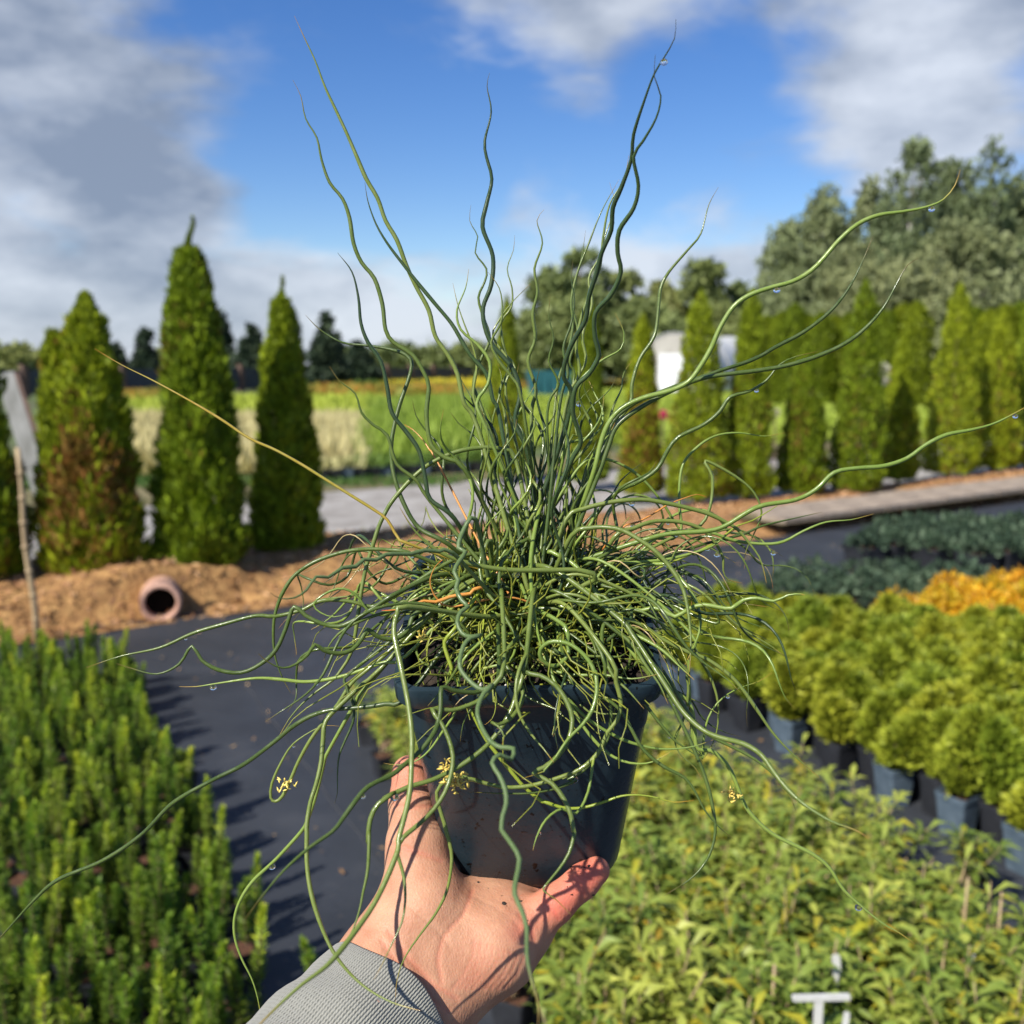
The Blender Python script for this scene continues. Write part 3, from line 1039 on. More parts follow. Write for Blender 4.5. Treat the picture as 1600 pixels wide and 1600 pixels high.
bed_stuff('bank_weeds', [(440, 870), (660, 870), (640, 830), (470, 845)], 500, 0.09, 0.012, M['midgreen'], 'sparse grass growing on the mulch bank beside the slim thuja', 'weeds', z=0.15, seed=11, spread=0.8)

# black crates along the front of the far beds
cr_me, _ = frustum_mb(0.19, 0.21, 0.16, 0.15)
crm = cr_me.mesh('crate_shell', M['potblack'])
crb = cr_me.mesh('crate_shell', M['potblue'])
for i in range(15):
    px = 470 + i * 20
    p = ground(px, 752 - 0.06 * (px - 470), 0.0)
    e = empty('plant_crate', p, R(10))
    tag(e, ('dark' if i % 3 else 'bluish') + ' plastic plant crate along the front of the far grass beds', 'crate', 'crates in front of the far grass beds')
    link('shell', crm if i % 3 else crb, e)
    g = np.random.default_rng(i)
    nn = 90
    P = np.stack([g.uniform(-.18, .18, nn), g.uniform(-.18, .18, nn), np.full(nn, .12)], 1)
    D = unit(g.normal(size=(nn, 3)) * .5 + np.array([0, 0, 1.]))
    S = unit(np.cross(D, g.normal(size=(nn, 3))))
    V, F, T = cards(P, D, S, g.uniform(.1, .26, nn), .03, g.uniform(.2, .9, nn))
    link('foliage', mesh_np('foliage', V, F, M['beige' if px < 566 else 'midgreen'], T), e, kind='stuff')


def flower(px, py, d, r_, mat, label, nm, seed, stem_h):
    g = np.random.default_rng(seed)
    c = at(px, py, d)
    e = empty(nm, (c.x, c.y, 0.0))
    tag(e, label, 'flower')
    nn = 260
    dr = unit(g.normal(size=(nn, 3)))
    V, F, T = cards(dr * r_ * 0.5, dr, unit(np.cross(dr, g.normal(size=(nn, 3)))), r_ * 0.55, r_ * 0.4, g.uniform(0, 1, nn))
    link('bloom', mesh_np('bloom', V, F, mat, T), e, (0, 0, c.z))
    MB().tube([(0, 0, -0.03), (0, 0, c.z)], 0.01, 6).build('stem', M['fencepost'], e)


flower(569, 716, 15.0, 0.075, M['redfl'], 'tiny crimson flower at the edge of the straw coloured bed', 'crimson_flower', 1, .1)
flower(1036, 648, 14.0, 0.07, M['redfl'], 'tiny pink flower beside the broad bushy thuja', 'pink_flower', 2, .1)
flower(1372, 585, 17.0, 0.22, M['whitefl'], 'round cream flower head glowing between two conical thujas', 'cream_flower', 3, .1)
flower(1212, 645, 15.0, 0.065, M['whitefl'], 'small white flower head left of the short stout thuja', 'white_flower', 4, .1)

# ------------------------------------------------------------------ bed plants


def make_pot(w0, w1, h, mat, name='pot'):
    mb, soil = frustum_mb(w0, w1, h, 0.22)
    me = mb.mesh(name, mat)
    ms = MB().add(soil, [tuple(range(len(soil)))]).mesh('soil', M['pot_soil'])
    return me, ms


AX = Vector((-math.sin(R(25)), math.cos(R(25)), 0))
AC = Vector((math.cos(R(25)), math.sin(R(25)), 0))


def grid_in(poly, da, dc, jit):
    out = []
    for i in range(-60, 120):
        for j in range(-60, 60):
            p = AX * (i * da) + AC * (j * dc + (dc * 0.5 if i % 2 else 0))
            if in_poly(p.x, p.y, poly):
                out.append((p.x + random.uniform(-jit, jit), p.y + random.uniform(-jit, jit)))
    return out


def in_view(x, y, ztop, m=70):
    a, b_, d = to_px((x, y, ztop))
    a2, b2, d2 = to_px((x, y, 0.0))
    return d > 0.2 and -m < a < 1600 + m and b_ < 1600 + 30 and b2 > 0


# left bed: upright needle shoots
def seedling_mesh(seed):
    g = np.random.default_rng(seed)
    parts, stems = [], MB()
    for k in range(g.integers(3, 5)):
        h = g.uniform(0.11, 0.24)
        base = np.array([g.normal() * 0.014, g.normal() * 0.014, 0.08])
        lean = np.array([g.normal() * 0.10, g.normal() * 0.10, 1.0])
        lean /= np.linalg.norm(lean)
        n = int(h * 1150)
        f = g.uniform(0.02, 1, n) ** 0.85
        th = g.uniform(0, 2 * math.pi, n)
        P = base + lean * (f * h)[:, None]
        out = np.stack([np.cos(th), np.sin(th), np.zeros(n)], 1)
        D = unit(out + lean * (0.55 + 1.6 * np.clip(f - 0.8, 0, 1) * 5)[:, None] + g.normal(size=(n, 3)) * 0.12)
        S = unit(np.cross(D, np.array([0, 0, 1.0]) + g.normal(size=(n, 3)) * 0.3))
        top = np.clip((f * h - 0.09) / 0.12, 0, 1)
        fresh = g.uniform(0.2, 0.75)
        parts.append(cards(P, D, S, 0.030 * (1 - 0.35 * f) * g.uniform(0.8, 1.2, n), 0.0078, np.clip(0.12 + fresh * 0.85 * top + 0.14 * g.normal(size=n), 0, 1)))
        stems.tube([tuple(base), tuple(base + lean * h * 0.97)], [0.003, 0.0012], 5)
    V, F, T = join(parts)
    return mesh_np('needles', V, F, M['seedling'], T), stems.mesh('stem', M['trunk'])


sd_me = [seedling_mesh(500 + i) for i in range(8)]
p9, p9s = make_pot(0.034, 0.046, 0.088, M['potblack'])
poly = [(-1.78, 4.72), (-0.80, 2.66), (-0.52, 2.02), (-0.2, 1.35), (-2.4, 1.0), (-4.5, 4.4), (-3.4, 4.9)]
cnt = 0
spots = [q for q in grid_in(poly, 0.118, 0.112, 0.014) if in_view(q[0], q[1], 0.30, 50)]
extra = ground(505, 1600)
spots.append((-0.40, 2.12))
for i, (x, y) in enumerate(spots):
    e = empty('conifer_seedling', (x, y, 0.008), random.uniform(0, 6.28))
    tag(e, 'upright needle leaved seedling with lime tips in the dense shoot bed', 'seedling', 'needle leaved seedlings in the shoot bed')
    a, b_ = sd_me[i % 8]
    s_ = random.uniform(0.82, 1.16)
    o = link('needles', a, e, kind='stuff'); o.scale = (1, 1, s_)
    o = link('stem', b_, e); o.scale = (1, 1, s_)
    link('pot', p9, e)
    link('soil', p9s, e)
    cnt += 1
print('seedlings', cnt)


# right bed: narrow leaved plants
def broad_mesh(seed):
    g = np.random.default_rng(seed)
    parts, stems = [], MB()
    yel = g.uniform() < 0.45
    for k in range(g.integers(4, 7)):
        h = g.uniform(0.10, 0.22)
        base = np.array([g.normal() * 0.016, g.normal() * 0.016, 0.085])
        lean = np.array([g.normal() * 0.28, g.normal() * 0.28, 1.0])
        lean /= np.linalg.norm(lean)
        n = int(g.integers(16, 26))
        f = np.sort(g.uniform(0.15, 1.0, n)) ** 0.7
        th = np.arange(n) * 2.4 + g.uniform(0, 6)
        P = base + lean * (f * h)[:, None]
        out = np.stack([np.cos(th), np.sin(th), np.zeros(n)], 1)
        D = unit(out + np.array([0, 0, 1.0]) * (0.25 + 0.6 * f + 0.2 * g.normal(size=n))[:, None])
        S = unit(np.cross(D, np.array([0, 0, 1.0]) + g.normal(size=(n, 3)) * 0.25))
        tt = np.clip(0.42 + 0.25 * f + 0.16 * g.normal(size=n), 0, 0.86)
        if yel:
            tt = np.where(g.uniform(size=n) < 0.16, g.uniform(0.9, 1.0, n), tt)
        L = g.uniform(0.045, 0.085, n)
        # two-piece leaf bent downwards
        wd = L * 0.24
        mid = P + D * (L * 0.55)[:, None]
        tip = mid + unit(D - np.array([0, 0, 0.75])) * (L * 0.5)[:, None]
        V = np.stack([P, mid - S * wd[:, None] / 2, mid + S * wd[:, None] / 2, tip], 1).reshape(-1, 3)
        V4 = V.reshape(n, 4, 3)
        mids = (V4[:, 1] + V4[:, 2]) / 2 - np.array([0, 0, 0.003])
        V5 = np.concatenate([V4, mids[:, None, :]], 1)
        b0 = np.arange(n)[:, None] * 5
        F = np.concatenate([b0 + np.array([[0, 1, 4, 4]]), b0 + np.array([[0, 4, 2, 2]]), b0 + np.array([[1, 3, 4, 4]]), b0 + np.array([[4, 3, 2, 2]])])
        parts.append((V5.reshape(-1, 3), F[:, :3], np.repeat(tt, 5)))
        stems.tube([tuple(base), tuple(base + lean * h)], [0.003, 0.0015], 5)
    V, F, T = join(parts)
    return mesh_np('leaves', V, F, M['broad'], T), stems.mesh('stem', M['bamboo'])


br_me = [broad_mesh(600 + i) for i in range(9)]
poly = [(-0.62, 4.05), (0.50, 3.72), (0.66, 3.42), (1.42, 1.98), (1.5, 1.3), (0.30, 1.3), (0.07, 2.0)]
spots = [q for q in grid_in(poly, 0.118, 0.112, 0.016) if in_view(q[0], q[1], 0.30, 50)]
spots += [(1.05, 2.86), (1.30, 2.75), (0.98, 3.3)]
for i, (x, y) in enumerate(spots):
    e = empty('narrow_leaved_shrub', (x, y, 0.008), random.uniform(0, 6.28))
    tag(e, 'young shrub with narrow drooping green leaves in the leafy bed', 'shrub', 'narrow leaved shrubs in the leafy bed')
    a, b_ = br_me[i % 9]
    s_ = random.uniform(0.85, 1.2)
    o = link('leaves', a, e, kind='stuff'); o.scale = (1, 1, s_)
    o = link('stem', b_, e); o.scale = (1, 1, s_)
    link('pot', p9, e)
    link('soil', p9s, e)
print('broad', len(spots))


def cane(px, ytop, z, label, h=0.3):
    d = (H - z) / -px_dir(px, ytop).z
    q = px_dir(px, ytop) * d
    mb = MB().tube([(0, 0, 0.06), (0.003, 0, z * 0.6), (0.006, 0.002, z)], [0.0035, 0.0035, 0.003], 7)
    mb.tube([(0.003, 0, z * 0.6 - .005), (0.003, 0, z * .6), (0.003, 0, z * .6 + .005)], [.003, .0045, .003], 7)
    o = mb.build('support_cane', M['bamboo'], None, (q.x, q.y, 0), smooth=True)
    tag(o, label, 'cane', 'short canes in the leafy bed')


for px, yt in ((1509, 1372), (1206, 1508), (1562, 1395)):
    cane(px, yt, 0.34, 'short thin bamboo cane poking out of the leafy bed')

# plant labels
p = px_dir(1283, 1560) * ((H - 0.32) / -px_dir(1283, 1560).z)
e = empty('bed_marker', (p.x, p.y, 0.0), R(2))
tag(e, 'white plastic T shaped bed marker standing in the leafy bed', 'plant marker')
mb = MB()
prof = [(-.057, -.0035), (-.055, -.0055), (.055, -.0055), (.057, -.0035), (.057, .0035), (.055, .0055), (-.055, .0055), (-.057, .0035)]
mb.add([(x, -.004, .322 + z) for x, z in prof] + [(x, .004, .322 + z) for x, z in prof], [tuple(range(8)), tuple(range(8, 16))[::-1]] + [(k, k + 8, (k + 1) % 8 + 8, (k + 1) % 8) for k in range(8)])
mb.build('crossbar', M['white'], e)
mb = MB()
mb.add([(-.013, -.003, .318), (.004, -.003, .318), (.003, -.003, .05), (-.004, -.003, .0), (-.011, -.003, .05), (-.013, .003, .318), (.004, .003, .318), (.003, .003, .05), (-.004, .003, .0), (-.011, .003, .05)],
       [(0, 1, 2, 3, 4)[::-1], (5, 6, 7, 8, 9), (0, 1, 6, 5), (1, 2, 7, 6), (2, 3, 8, 7), (3, 4, 9, 8), (4, 0, 5, 9)])
mb.build('stake', M['white'], e)


def tag_label(px, py, zc, w, h, tilt, label, rz=0.0, zbot=None):
    k = (H - zc) / -px_dir(px, py).z
    q = px_dir(px, py) * k
    e = empty('plant_label', (q.x, q.y, 0), rz)
    tag(e, label, 'plant label')
    Mx = Matrix.Rotation(tilt, 3, 'Y')
    prof = [(-w / 2, -h / 2), (w / 2, -h / 2), (w / 2, h / 2 - w * .3), (w * .25, h / 2), (-w * .25, h / 2), (-w / 2, h / 2 - w * .3)]
    f = [Mx @ Vector((x, -.001, z)) + Vector((0, 0, zc)) for x, z in prof]
    b2 = [Mx @ Vector((x, .001, z)) + Vector((0, 0, zc)) for x, z in prof]
    MB().add(f + b2, [tuple(range(6)), tuple(range(6, 12))[::-1]] + [(i, i + 6, (i + 1) % 6 + 6, (i + 1) % 6) for i in range(6)]).build('blade', M['white'], e)
    a = Mx @ Vector((0, 0, -h / 2 + .002)) + Vector((0, 0, zc))
    MB().tube([a, Vector((a.x, a.y, 0.075))], [w * .22, w * .1], 6).build('stake', M['white'], e)


tag_label(1307, 1508, 0.285, 0.017, 0.050, -0.12, 'upright white plant label behind the T shaped marker')
tag_label(1518, 1492, 0.27, 0.014, 0.042, 0.1, 'small white plant label near the edge of the leafy bed')
tag_label(1322, 1592, 0.285, 0.012, 0.03, 0.1, 'tiny white plant label beside the T shaped marker')
tag_label(1142, 940, 0.26, 0.10, 0.045, 0.15, 'white card label at the corner of the golden conifer block', rz=0.2)


# golden conifers in pots
def gold_mesh(seed):
    g = np.random.default_rng(seed)
    n = 2600
    h, r_ = g.uniform(0.16, 0.27), g.uniform(0.074, 0.098)
    f = g.uniform(0, 1, n)
    th = g.uniform(0, 2 * math.pi, n)
    prof = np.sin(math.pi * np.clip(f * 0.80 + 0.17, 0, 1)) ** 0.7
    lump = 0.82 + 0.16 * np.sin(3 * th + f * 9 + seed) + 0.13 * np.sin(5 * th - f * 21 + seed * 2) + 0.08 * np.sin(11 * th + 33 * f)
    dep = 1 - 0.45 * g.uniform(0, 1, n) ** 2
    rad = r_ * prof * lump * dep
    rad = rad * (0.62 + 0.38 * np.clip(f / 0.3, 0, 1))
    P = np.stack([np.cos(th) * rad + 0.03 * g.normal() * f, np.sin(th) * rad + 0.03 * g.normal() * f, 0.135 + f * h], 1)
    out = np.stack([np.cos(th), np.sin(th), np.zeros(n)], 1)
    D = unit(out * 0.9 + np.array([0, 0, 0.75]) + g.normal(size=(n, 3)) * 0.4)
    S = unit(np.cross(D, g.normal(size=(n, 3))))
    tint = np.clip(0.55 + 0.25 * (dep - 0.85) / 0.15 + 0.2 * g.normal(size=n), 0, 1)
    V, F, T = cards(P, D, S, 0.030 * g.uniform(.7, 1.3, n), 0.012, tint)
    st_ = MB().tube([(0, 0, .09), (0, .002, .09 + h * .7)], [.005, .002], 6)
    return mesh_np('foliage', V, F, M['gold'], T), st_.mesh('stem', M['trunk'])


gd_me = [gold_mesh(700 + i) for i in range(10)]
pk, pks = make_pot(0.041, 0.056, 0.145, M['potblack'])
pb, _ = make_pot(0.041, 0.056, 0.145, M['potblue'])
poly = [(0.76, 4.74), (1.10, 3.95), (1.47, 3.17), (1.9, 2.3), (3.4, 2.3), (3.2, 3.9), (2.35, 4.75), (1.9, 5.1), (0.95, 5.35)]
spots = [q for q in grid_in(poly, 0.135, 0.138, 0.010) if in_view(q[0], q[1], 0.3, 60)]
for i, (x, y) in enumerate(spots):
    bl = (i * 7) % 3 == 0
    e = empty('golden_conifer', (x, y, 0.006), random.uniform(-.15, .15) + R(25))
    tag(e, 'bushy golden green dwarf conifer in a ' + ('dusty blue' if bl else 'black') + ' square pot', 'potted conifer', 'golden dwarf conifers in the pot block')
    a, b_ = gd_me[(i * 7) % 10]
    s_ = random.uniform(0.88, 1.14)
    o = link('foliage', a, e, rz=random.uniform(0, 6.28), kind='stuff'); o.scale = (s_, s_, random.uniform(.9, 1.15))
    link('stem', b_, e)
    link('pot', pb if bl else pk, e)
    link('soil', pks, e)
print('gold', len(spots))


def bush_mesh(seed, n, r_, h, leaf, mat, zb, nm='foliage'):
    g = np.random.default_rng(seed)
    d = unit(g.normal(size=(n, 3)))
    d[:, 2] = np.abs(d[:, 2])
    rr = g.uniform(0.35, 1, n) ** 0.5
    P = d * rr[:, None] * np.array([r_, r_, h]) + np.array([0, 0, zb])
    D = unit(d + g.normal(size=(n, 3)) * 0.6)
    S = unit(np.cross(D, g.normal(size=(n, 3))))
    V, F, T = cards(P, D, S, leaf * g.uniform(.7, 1.3, n), leaf * 0.5, np.clip(0.5 + 0.3 * g.normal(size=n), 0, 1))
    return mesh_np(nm, V, F, mat, T)


bb = [bush_mesh(800 + i, 420, 0.11, 0.20, 0.035, M['berb'], 0.13) for i in range(4)]
poly = [(1.98, 5.35), (2.6, 4.85), (3.5, 5.1), (3.6, 6.3), (2.9, 6.1)]
for i, (x, y) in enumerate(grid_in(poly, 0.19, 0.19, 0.02)):
    e = empty('yellow_barberry', (x, y, 0.006), random.uniform(0, 6))
    tag(e, 'bright yellow leaved shrub in a pot behind the golden conifers', 'potted shrub', 'yellow leaved shrubs behind the golden conifers')
    o = link('foliage', bb[i % 4], e, kind='stuff'); s_ = random.uniform(.85, 1.15); o.scale = (s_, s_, s_)
    link('stem', gd_me[0][1], e)
    link('pot', pk, e); link('soil', pks, e)

dk = [bush_mesh(820 + i, 130, 0.12, 0.12, 0.05, M['dark'], 0.125) for i in range(4)]
dk2 = [bush_mesh(840 + i, 150, 0.15, 0.08, 0.06, M['dark'], 0.20) for i in range(4)]
pd, pds = make_pot(0.075, 0.095, 0.135, M['potblack'])
pd2, pds2 = make_pot(0.10, 0.125, 0.21, M['potblack'])
poly = [tuple(ground(x, y, 0.0))[:2] for x, y in ((1178, 985), (1580, 985), (1530, 930), (1240, 925))]
for i, (x, y) in enumerate(grid_in(poly, 0.21, 0.21, 0.015)):
    e = empty('grey_green_shrub', (x, y, 0.006), random.uniform(0, 6))
    tag(e, 'low grey green shrub in a black pot behind the golden conifer block', 'potted shrub', 'grey green shrubs behind the golden conifers')
    link('foliage', dk[i % 4], e, kind='stuff'); link('pot', pd, e); link('soil', pds, e)
poly = [tuple(ground(x, y, 0.0))[:2] for x, y in ((1348, 898), (1720, 925), (1720, 840), (1400, 858))]
for i, (x, y) in enumerate(grid_in(poly, 0.27, 0.27, 0.01)):
    e = empty('dark_low_shrub', (x, y, 0.006), R(25))
    tag(e, 'flat topped dark green shrub in a deep black pot beside the paving', 'potted shrub', 'dark shrubs in deep black pots beside the paving')
    link('foliage', dk2[i % 4], e, kind='stuff'); link('pot', pd2, e); link('soil', pds2, e)
#PART2
# ------------------------------------------------------------------ the held pot
U = cam_vec(-0.022, 0.885, -0.46).normalized()            # pot axis, tilted towards the viewer
E1 = cam_vec(1.0, 0.03, -0.02)
E1 = (E1 - U * E1.dot(U)).normalized()
E2 = U.cross(E1).normalized()                             # away from the viewer, along the rim
PH = 0.140
RIM = cam_pt(0.0075, -0.0506, 0.510)
BOT = RIM - U * PH
PM = Matrix((E1, E2, U)).transposed().to_4x4()
PM.translation = BOT


def pot_pt(x, y, z):
    return PM @ Vector((x, y, z))


rush = empty('potted_rush')
tag(rush, 'corkscrew rush with twisting green stems in a dark blue pot held up in one hand', 'potted plant')




def sq_ring(w, z, rc, n=9):
    w = w * (1.0 - 0.075 * z / 0.14)
    out = []
    r_ = w * rc
    for cx, cy, a0 in ((1, 1, 0), (-1, 1, 90), (-1, -1, 180), (1, -1, 270)):
        for k in range(n):
            a = R(a0 + 90 * k / (n - 1))
            out.append(((w - r_) * cx + r_ * math.cos(a), (w - r_) * cy + r_ * math.sin(a), z))
    return out


def loft(rings, cap0=True, cap1=False):
    mb = MB()
    m_ = len(rings[0])
    fs = []
    for i in range(len(rings) - 1):
        for k in range(m_):
            a, b_ = i * m_ + k, i * m_ + (k + 1) % m_
            fs.append((a, b_, b_ + m_, a + m_))
    if cap0:
        fs.append(tuple(range(m_))[::-1])
    if cap1:
        fs.append(tuple((len(rings) - 1) * m_ + k for k in range(m_)))
    mb.add([p for r_ in rings for p in r_], fs)
    return mb


# wet, dirty, dark blue-grey plastic
m, nt, b = new_mat('wet_blue_pot_plastic', 0.30, 0.4)
t = nt.nodes.new('ShaderNodeTexCoord')
n = nt.nodes.new('ShaderNodeTexNoise'); n.inputs['Scale'].default_value = 26; n.inputs['Detail'].default_value = 8
nt.links.new(t.outputs['Object'], n.inputs['Vector'])
r = ramp_node(nt, [(0.3, (0.010, 0.020, 0.028)), (0.6, (0.018, 0.033, 0.043)), (0.85, (0.034, 0.052, 0.062))])
nt.links.new(n.outputs[0], r.inputs[0])
n5 = nt.nodes.new('ShaderNodeTexNoise'); n5.inputs['Scale'].default_value = 240; n5.inputs['Detail'].default_value = 3
nt.links.new(t.outputs['Object'], n5.inputs['Vector'])
r5 = ramp_node(nt, [(0.66, (1, 1, 1)), (0.70, (0.12, 0.09, 0.06))])
nt.links.new(n5.outputs[0], r5.inputs[0])
mu = nt.nodes.new('ShaderNodeMix'); mu.data_type = 'RGBA'; mu.blend_type = 'MULTIPLY'; mu.inputs[0].default_value = 1
nt.links.new(r.outputs[0], mu.inputs[6]); nt.links.new(r5.outputs[0], mu.inputs[7])
nt.links.new(mu.outputs[2], b.inputs['Base Color'])
rr = ramp_node(nt, [(0.35, (0.22,) * 3), (0.7, (0.42,) * 3)])
nt.links.new(n.outputs[0], rr.inputs[0]); nt.links.new(rr.outputs[0], b.inputs['Roughness'])
bp = nt.nodes.new('ShaderNodeBump'); bp.inputs['Strength'].default_value = 0.12; bp.inputs['Distance'].default_value = 0.002
nt.links.new(n5.outputs[0], bp.inputs['Height']); nt.links.new(bp.outputs[0], b.inputs['Normal'])
M['pot'] = m

rings = []
for f in (0.0,):
    rings += [sq_ring(0.012, 0.004, .6), sq_ring(0.040, 0.003, .6), sq_ring(0.0435, 0.0, .6), sq_ring(0.0462, 0.0012, .58), sq_ring(0.0475, 0.004, .56)]
for k in range(1, 9):
    f = k / 8
    rings.append(sq_ring(0.0475 + (0.0617 - 0.0475) * f, 0.004 + 0.125 * f, 0.56 - 0.34 * f))
rings += [sq_ring(0.0618, 0.1292, .21), sq_ring(0.0652, 0.1296, .20), sq_ring(0.0657, 0.1302, .20), sq_ring(0.0664, 0.1392, .20), sq_ring(0.0660, 0.140, .20), sq_ring(0.0632, 0.140, .20),
          sq_ring(0.0624, 0.1392, .20), sq_ring(0.0592, 0.110, .20)]
po = loft(rings).build('pot', M['pot'], rush, smooth=True)
po.matrix_basis = PM
md = po.modifiers.new('edges', 'EDGE_SPLIT'); md.split_angle = R(40)

# soil
V, F = [], []
N = 70
for i in range(N):
    for j in range(N):
        x, y = -0.062 + 0.124 * i / (N - 1), -0.062 + 0.124 * j / (N - 1)
        z = 0.1285 + 0.006 * math.exp(-(x * x + y * y) / 0.0015) + mnoise.noise(Vector((x, y, 0)) * 90) * 0.0022 + mnoise.noise(Vector((x, y, 2)) * 260) * 0.0016
        V.append((x, y, z))
for i in range(N - 1):
    for j in range(N - 1):
        x, y = V[i * N + j][0], V[i * N + j][1]
        if max(abs(x), abs(y)) < 0.0565 and not (abs(x) > 0.049 and abs(y) > 0.049):
            F.append((i * N + j, (i + 1) * N + j, (i + 1) * N + j + 1, i * N + j + 1))
so = link('soil', mesh_np('soil', V, F, M['soil'], smooth=True), rush)
so.matrix_basis = PM
# crumbs and white grit on the soil
g = np.random.default_rng(5)
M['grit'] = noise_mat('white_grit', [(0.3, (0.45, 0.42, 0.36)), (0.7, (0.7, 0.68, 0.62))], 90, 4, 0.8)


def pebble(me_name, mat, r_, seed):
    g2 = np.random.default_rng(seed)
    mb = MB()
    pts = unit(g2.normal(size=(14, 3))) * r_ * g2.uniform(0.7, 1.2, (14, 1))
    import bmesh
    bm = bmesh.new()
    for q in pts:
        bm.verts.new(q)
    bmesh.ops.convex_hull(bm, input=bm.verts)
    me = bpy.data.meshes.new(me_name)
    bm.to_mesh(me)
    bm.free()
    me.materials.append(mat)
    return me


pbs = [pebble('grit_grain', M['grit'], 0.0016, 1), pebble('grit_grain', M['grit'], 0.0022, 2)]
crs = [pebble('soil_crumb', M['soil'], 0.0024, 3), pebble('soil_crumb', M['soil'], 0.0033, 4)]
for k in range(16):
    x, y = g.uniform(-.051, .051, 2)
    o = link('grit_grain', pbs[k % 2], so, (x, y, 0.1305), g.uniform(0, 6))
for k in range(40):
    x, y = g.uniform(-.053, .053, 2)
    o = link('soil_crumb', crs[k % 2], so, (x, y, 0.1300), g.uniform(0, 6))

# ------------------------------------------------------------------ stems


def stem_mat(name, stops, rough=0.40):
    m, nt, b = new_mat(name, rough, 0.45)
    t = nt.nodes.new('ShaderNodeTexCoord')
    n = nt.nodes.new('ShaderNodeTexNoise'); n.inputs['Scale'].default_value = 30; n.inputs['Detail'].default_value = 6
    nt.links.new(t.outputs['Object'], n.inputs['Vector'])
    oi = nt.nodes.new('ShaderNodeObjectInfo')
    ma = nt.nodes.new('ShaderNodeMath'); ma.operation = 'MULTIPLY_ADD'; ma.inputs[1].default_value = 0.55
    nt.links.new(oi.outputs['Random'], ma.inputs[0])
    ms = nt.nodes.new('ShaderNodeMath'); ms.operation = 'MULTIPLY'; ms.inputs[1].default_value = 0.55
    nt.links.new(n.outputs[0], ms.inputs[0]); nt.links.new(ms.outputs[0], ma.inputs[2])
    r = ramp_node(nt, stops)
    nt.links.new(ma.outputs[0], r.inputs[0])
    av = nt.nodes.new('ShaderNodeAttribute'); av.attribute_name = 'tint'
    re_ = ramp_node(nt, [(0.0, (1.5, 1.25, 0.8)), (0.10, (1, 1, 1)), (0.95, (1, 1, 1)), (0.985, (2.0, 0.9, 0.7))])
    nt.links.new(av.outputs['Fac'], re_.inputs[0])
    mm_ = nt.nodes.new('ShaderNodeMix'); mm_.data_type = 'RGBA'; mm_.blend_type = 'MULTIPLY'; mm_.inputs[0].default_value = 1.0
    nt.links.new(r.outputs[0], mm_.inputs[6]); nt.links.new(re_.outputs[0], mm_.inputs[7])
    nt.links.new(mm_.outputs[2], b.inputs['Base Color'])
    nr_ = nt.nodes.new('ShaderNodeTexNoise'); nr_.inputs['Scale'].default_value = 140; nr_.inputs['Detail'].default_value = 4
    nt.links.new(t.outputs['Object'], nr_.inputs['Vector'])
    rr_ = ramp_node(nt, [(0.40, (rough - 0.22,) * 3), (0.60, (rough + 0.12,) * 3)])
    nt.links.new(nr_.outputs[0], rr_.inputs[0]); nt.links.new(rr_.outputs[0], b.inputs['Roughness'])
    bq = nt.nodes.new('ShaderNodeBump'); bq.inputs['Strength'].default_value = 0.25; bq.inputs['Distance'].default_value = 0.0004
    nb_ = nt.nodes.new('ShaderNodeTexNoise'); nb_.inputs['Scale'].default_value = 600; nb_.inputs['Detail'].default_value = 3
    nt.links.new(t.outputs['Object'], nb_.inputs['Vector']); nt.links.new(nb_.outputs[0], bq.inputs['Height'])
    nt.links.new(bq.outputs[0], b.inputs['Normal'])
    b.inputs['Subsurface Weight'].default_value = 0.12
    b.inputs['Subsurface Radius'].default_value = (0.001, 0.002, 0.0005)
    b.inputs['Subsurface Scale'].default_value = 1.0
    return m


M['stem'] = stem_mat('rush_stem', [(0.15, (0.030, 0.052, 0.011)), (0.5, (0.082, 0.120, 0.022)), (0.9, (0.170, 0.210, 0.046))])
M['stem_light'] = stem_mat('rush_stem_light', [(0.15, (0.11, 0.17, 0.03)), (0.85, (0.21, 0.28, 0.055))])
M['stem_dark'] = stem_mat('rush_stem_dark', [(0.15, (0.022, 0.042, 0.016)), (0.85, (0.050, 0.085, 0.026))])
M['stem_yellow'] = stem_mat('rush_stem_yellow', [(0.15, (0.18, 0.24, 0.02)), (0.85, (0.30, 0.33, 0.04))])
M['stem_dead'] = stem_mat('rush_stem_withered', [(0.15, (0.38, 0.12, 0.02)), (0.85, (0.60, 0.27, 0.06))])
M['stem_orange'] = stem_mat('rush_stem_ochre', [(0.15, (0.22, 0.13, 0.02)), (0.5, (0.34, 0.20, 0.03)), (0.85, (0.26, 0.24, 0.03))])
M['stem_straw'] = stem_mat('rush_stem_straw', [(0.15, (0.22, 0.15, 0.06)), (0.85, (0.42, 0.32, 0.15))])
M['stem_twist'] = stem_mat('rush_stem_grey', [(0.15, (0.085, 0.13, 0.045)), (0.85, (0.13, 0.18, 0.065))])

stem_count = 0
ALLP = []


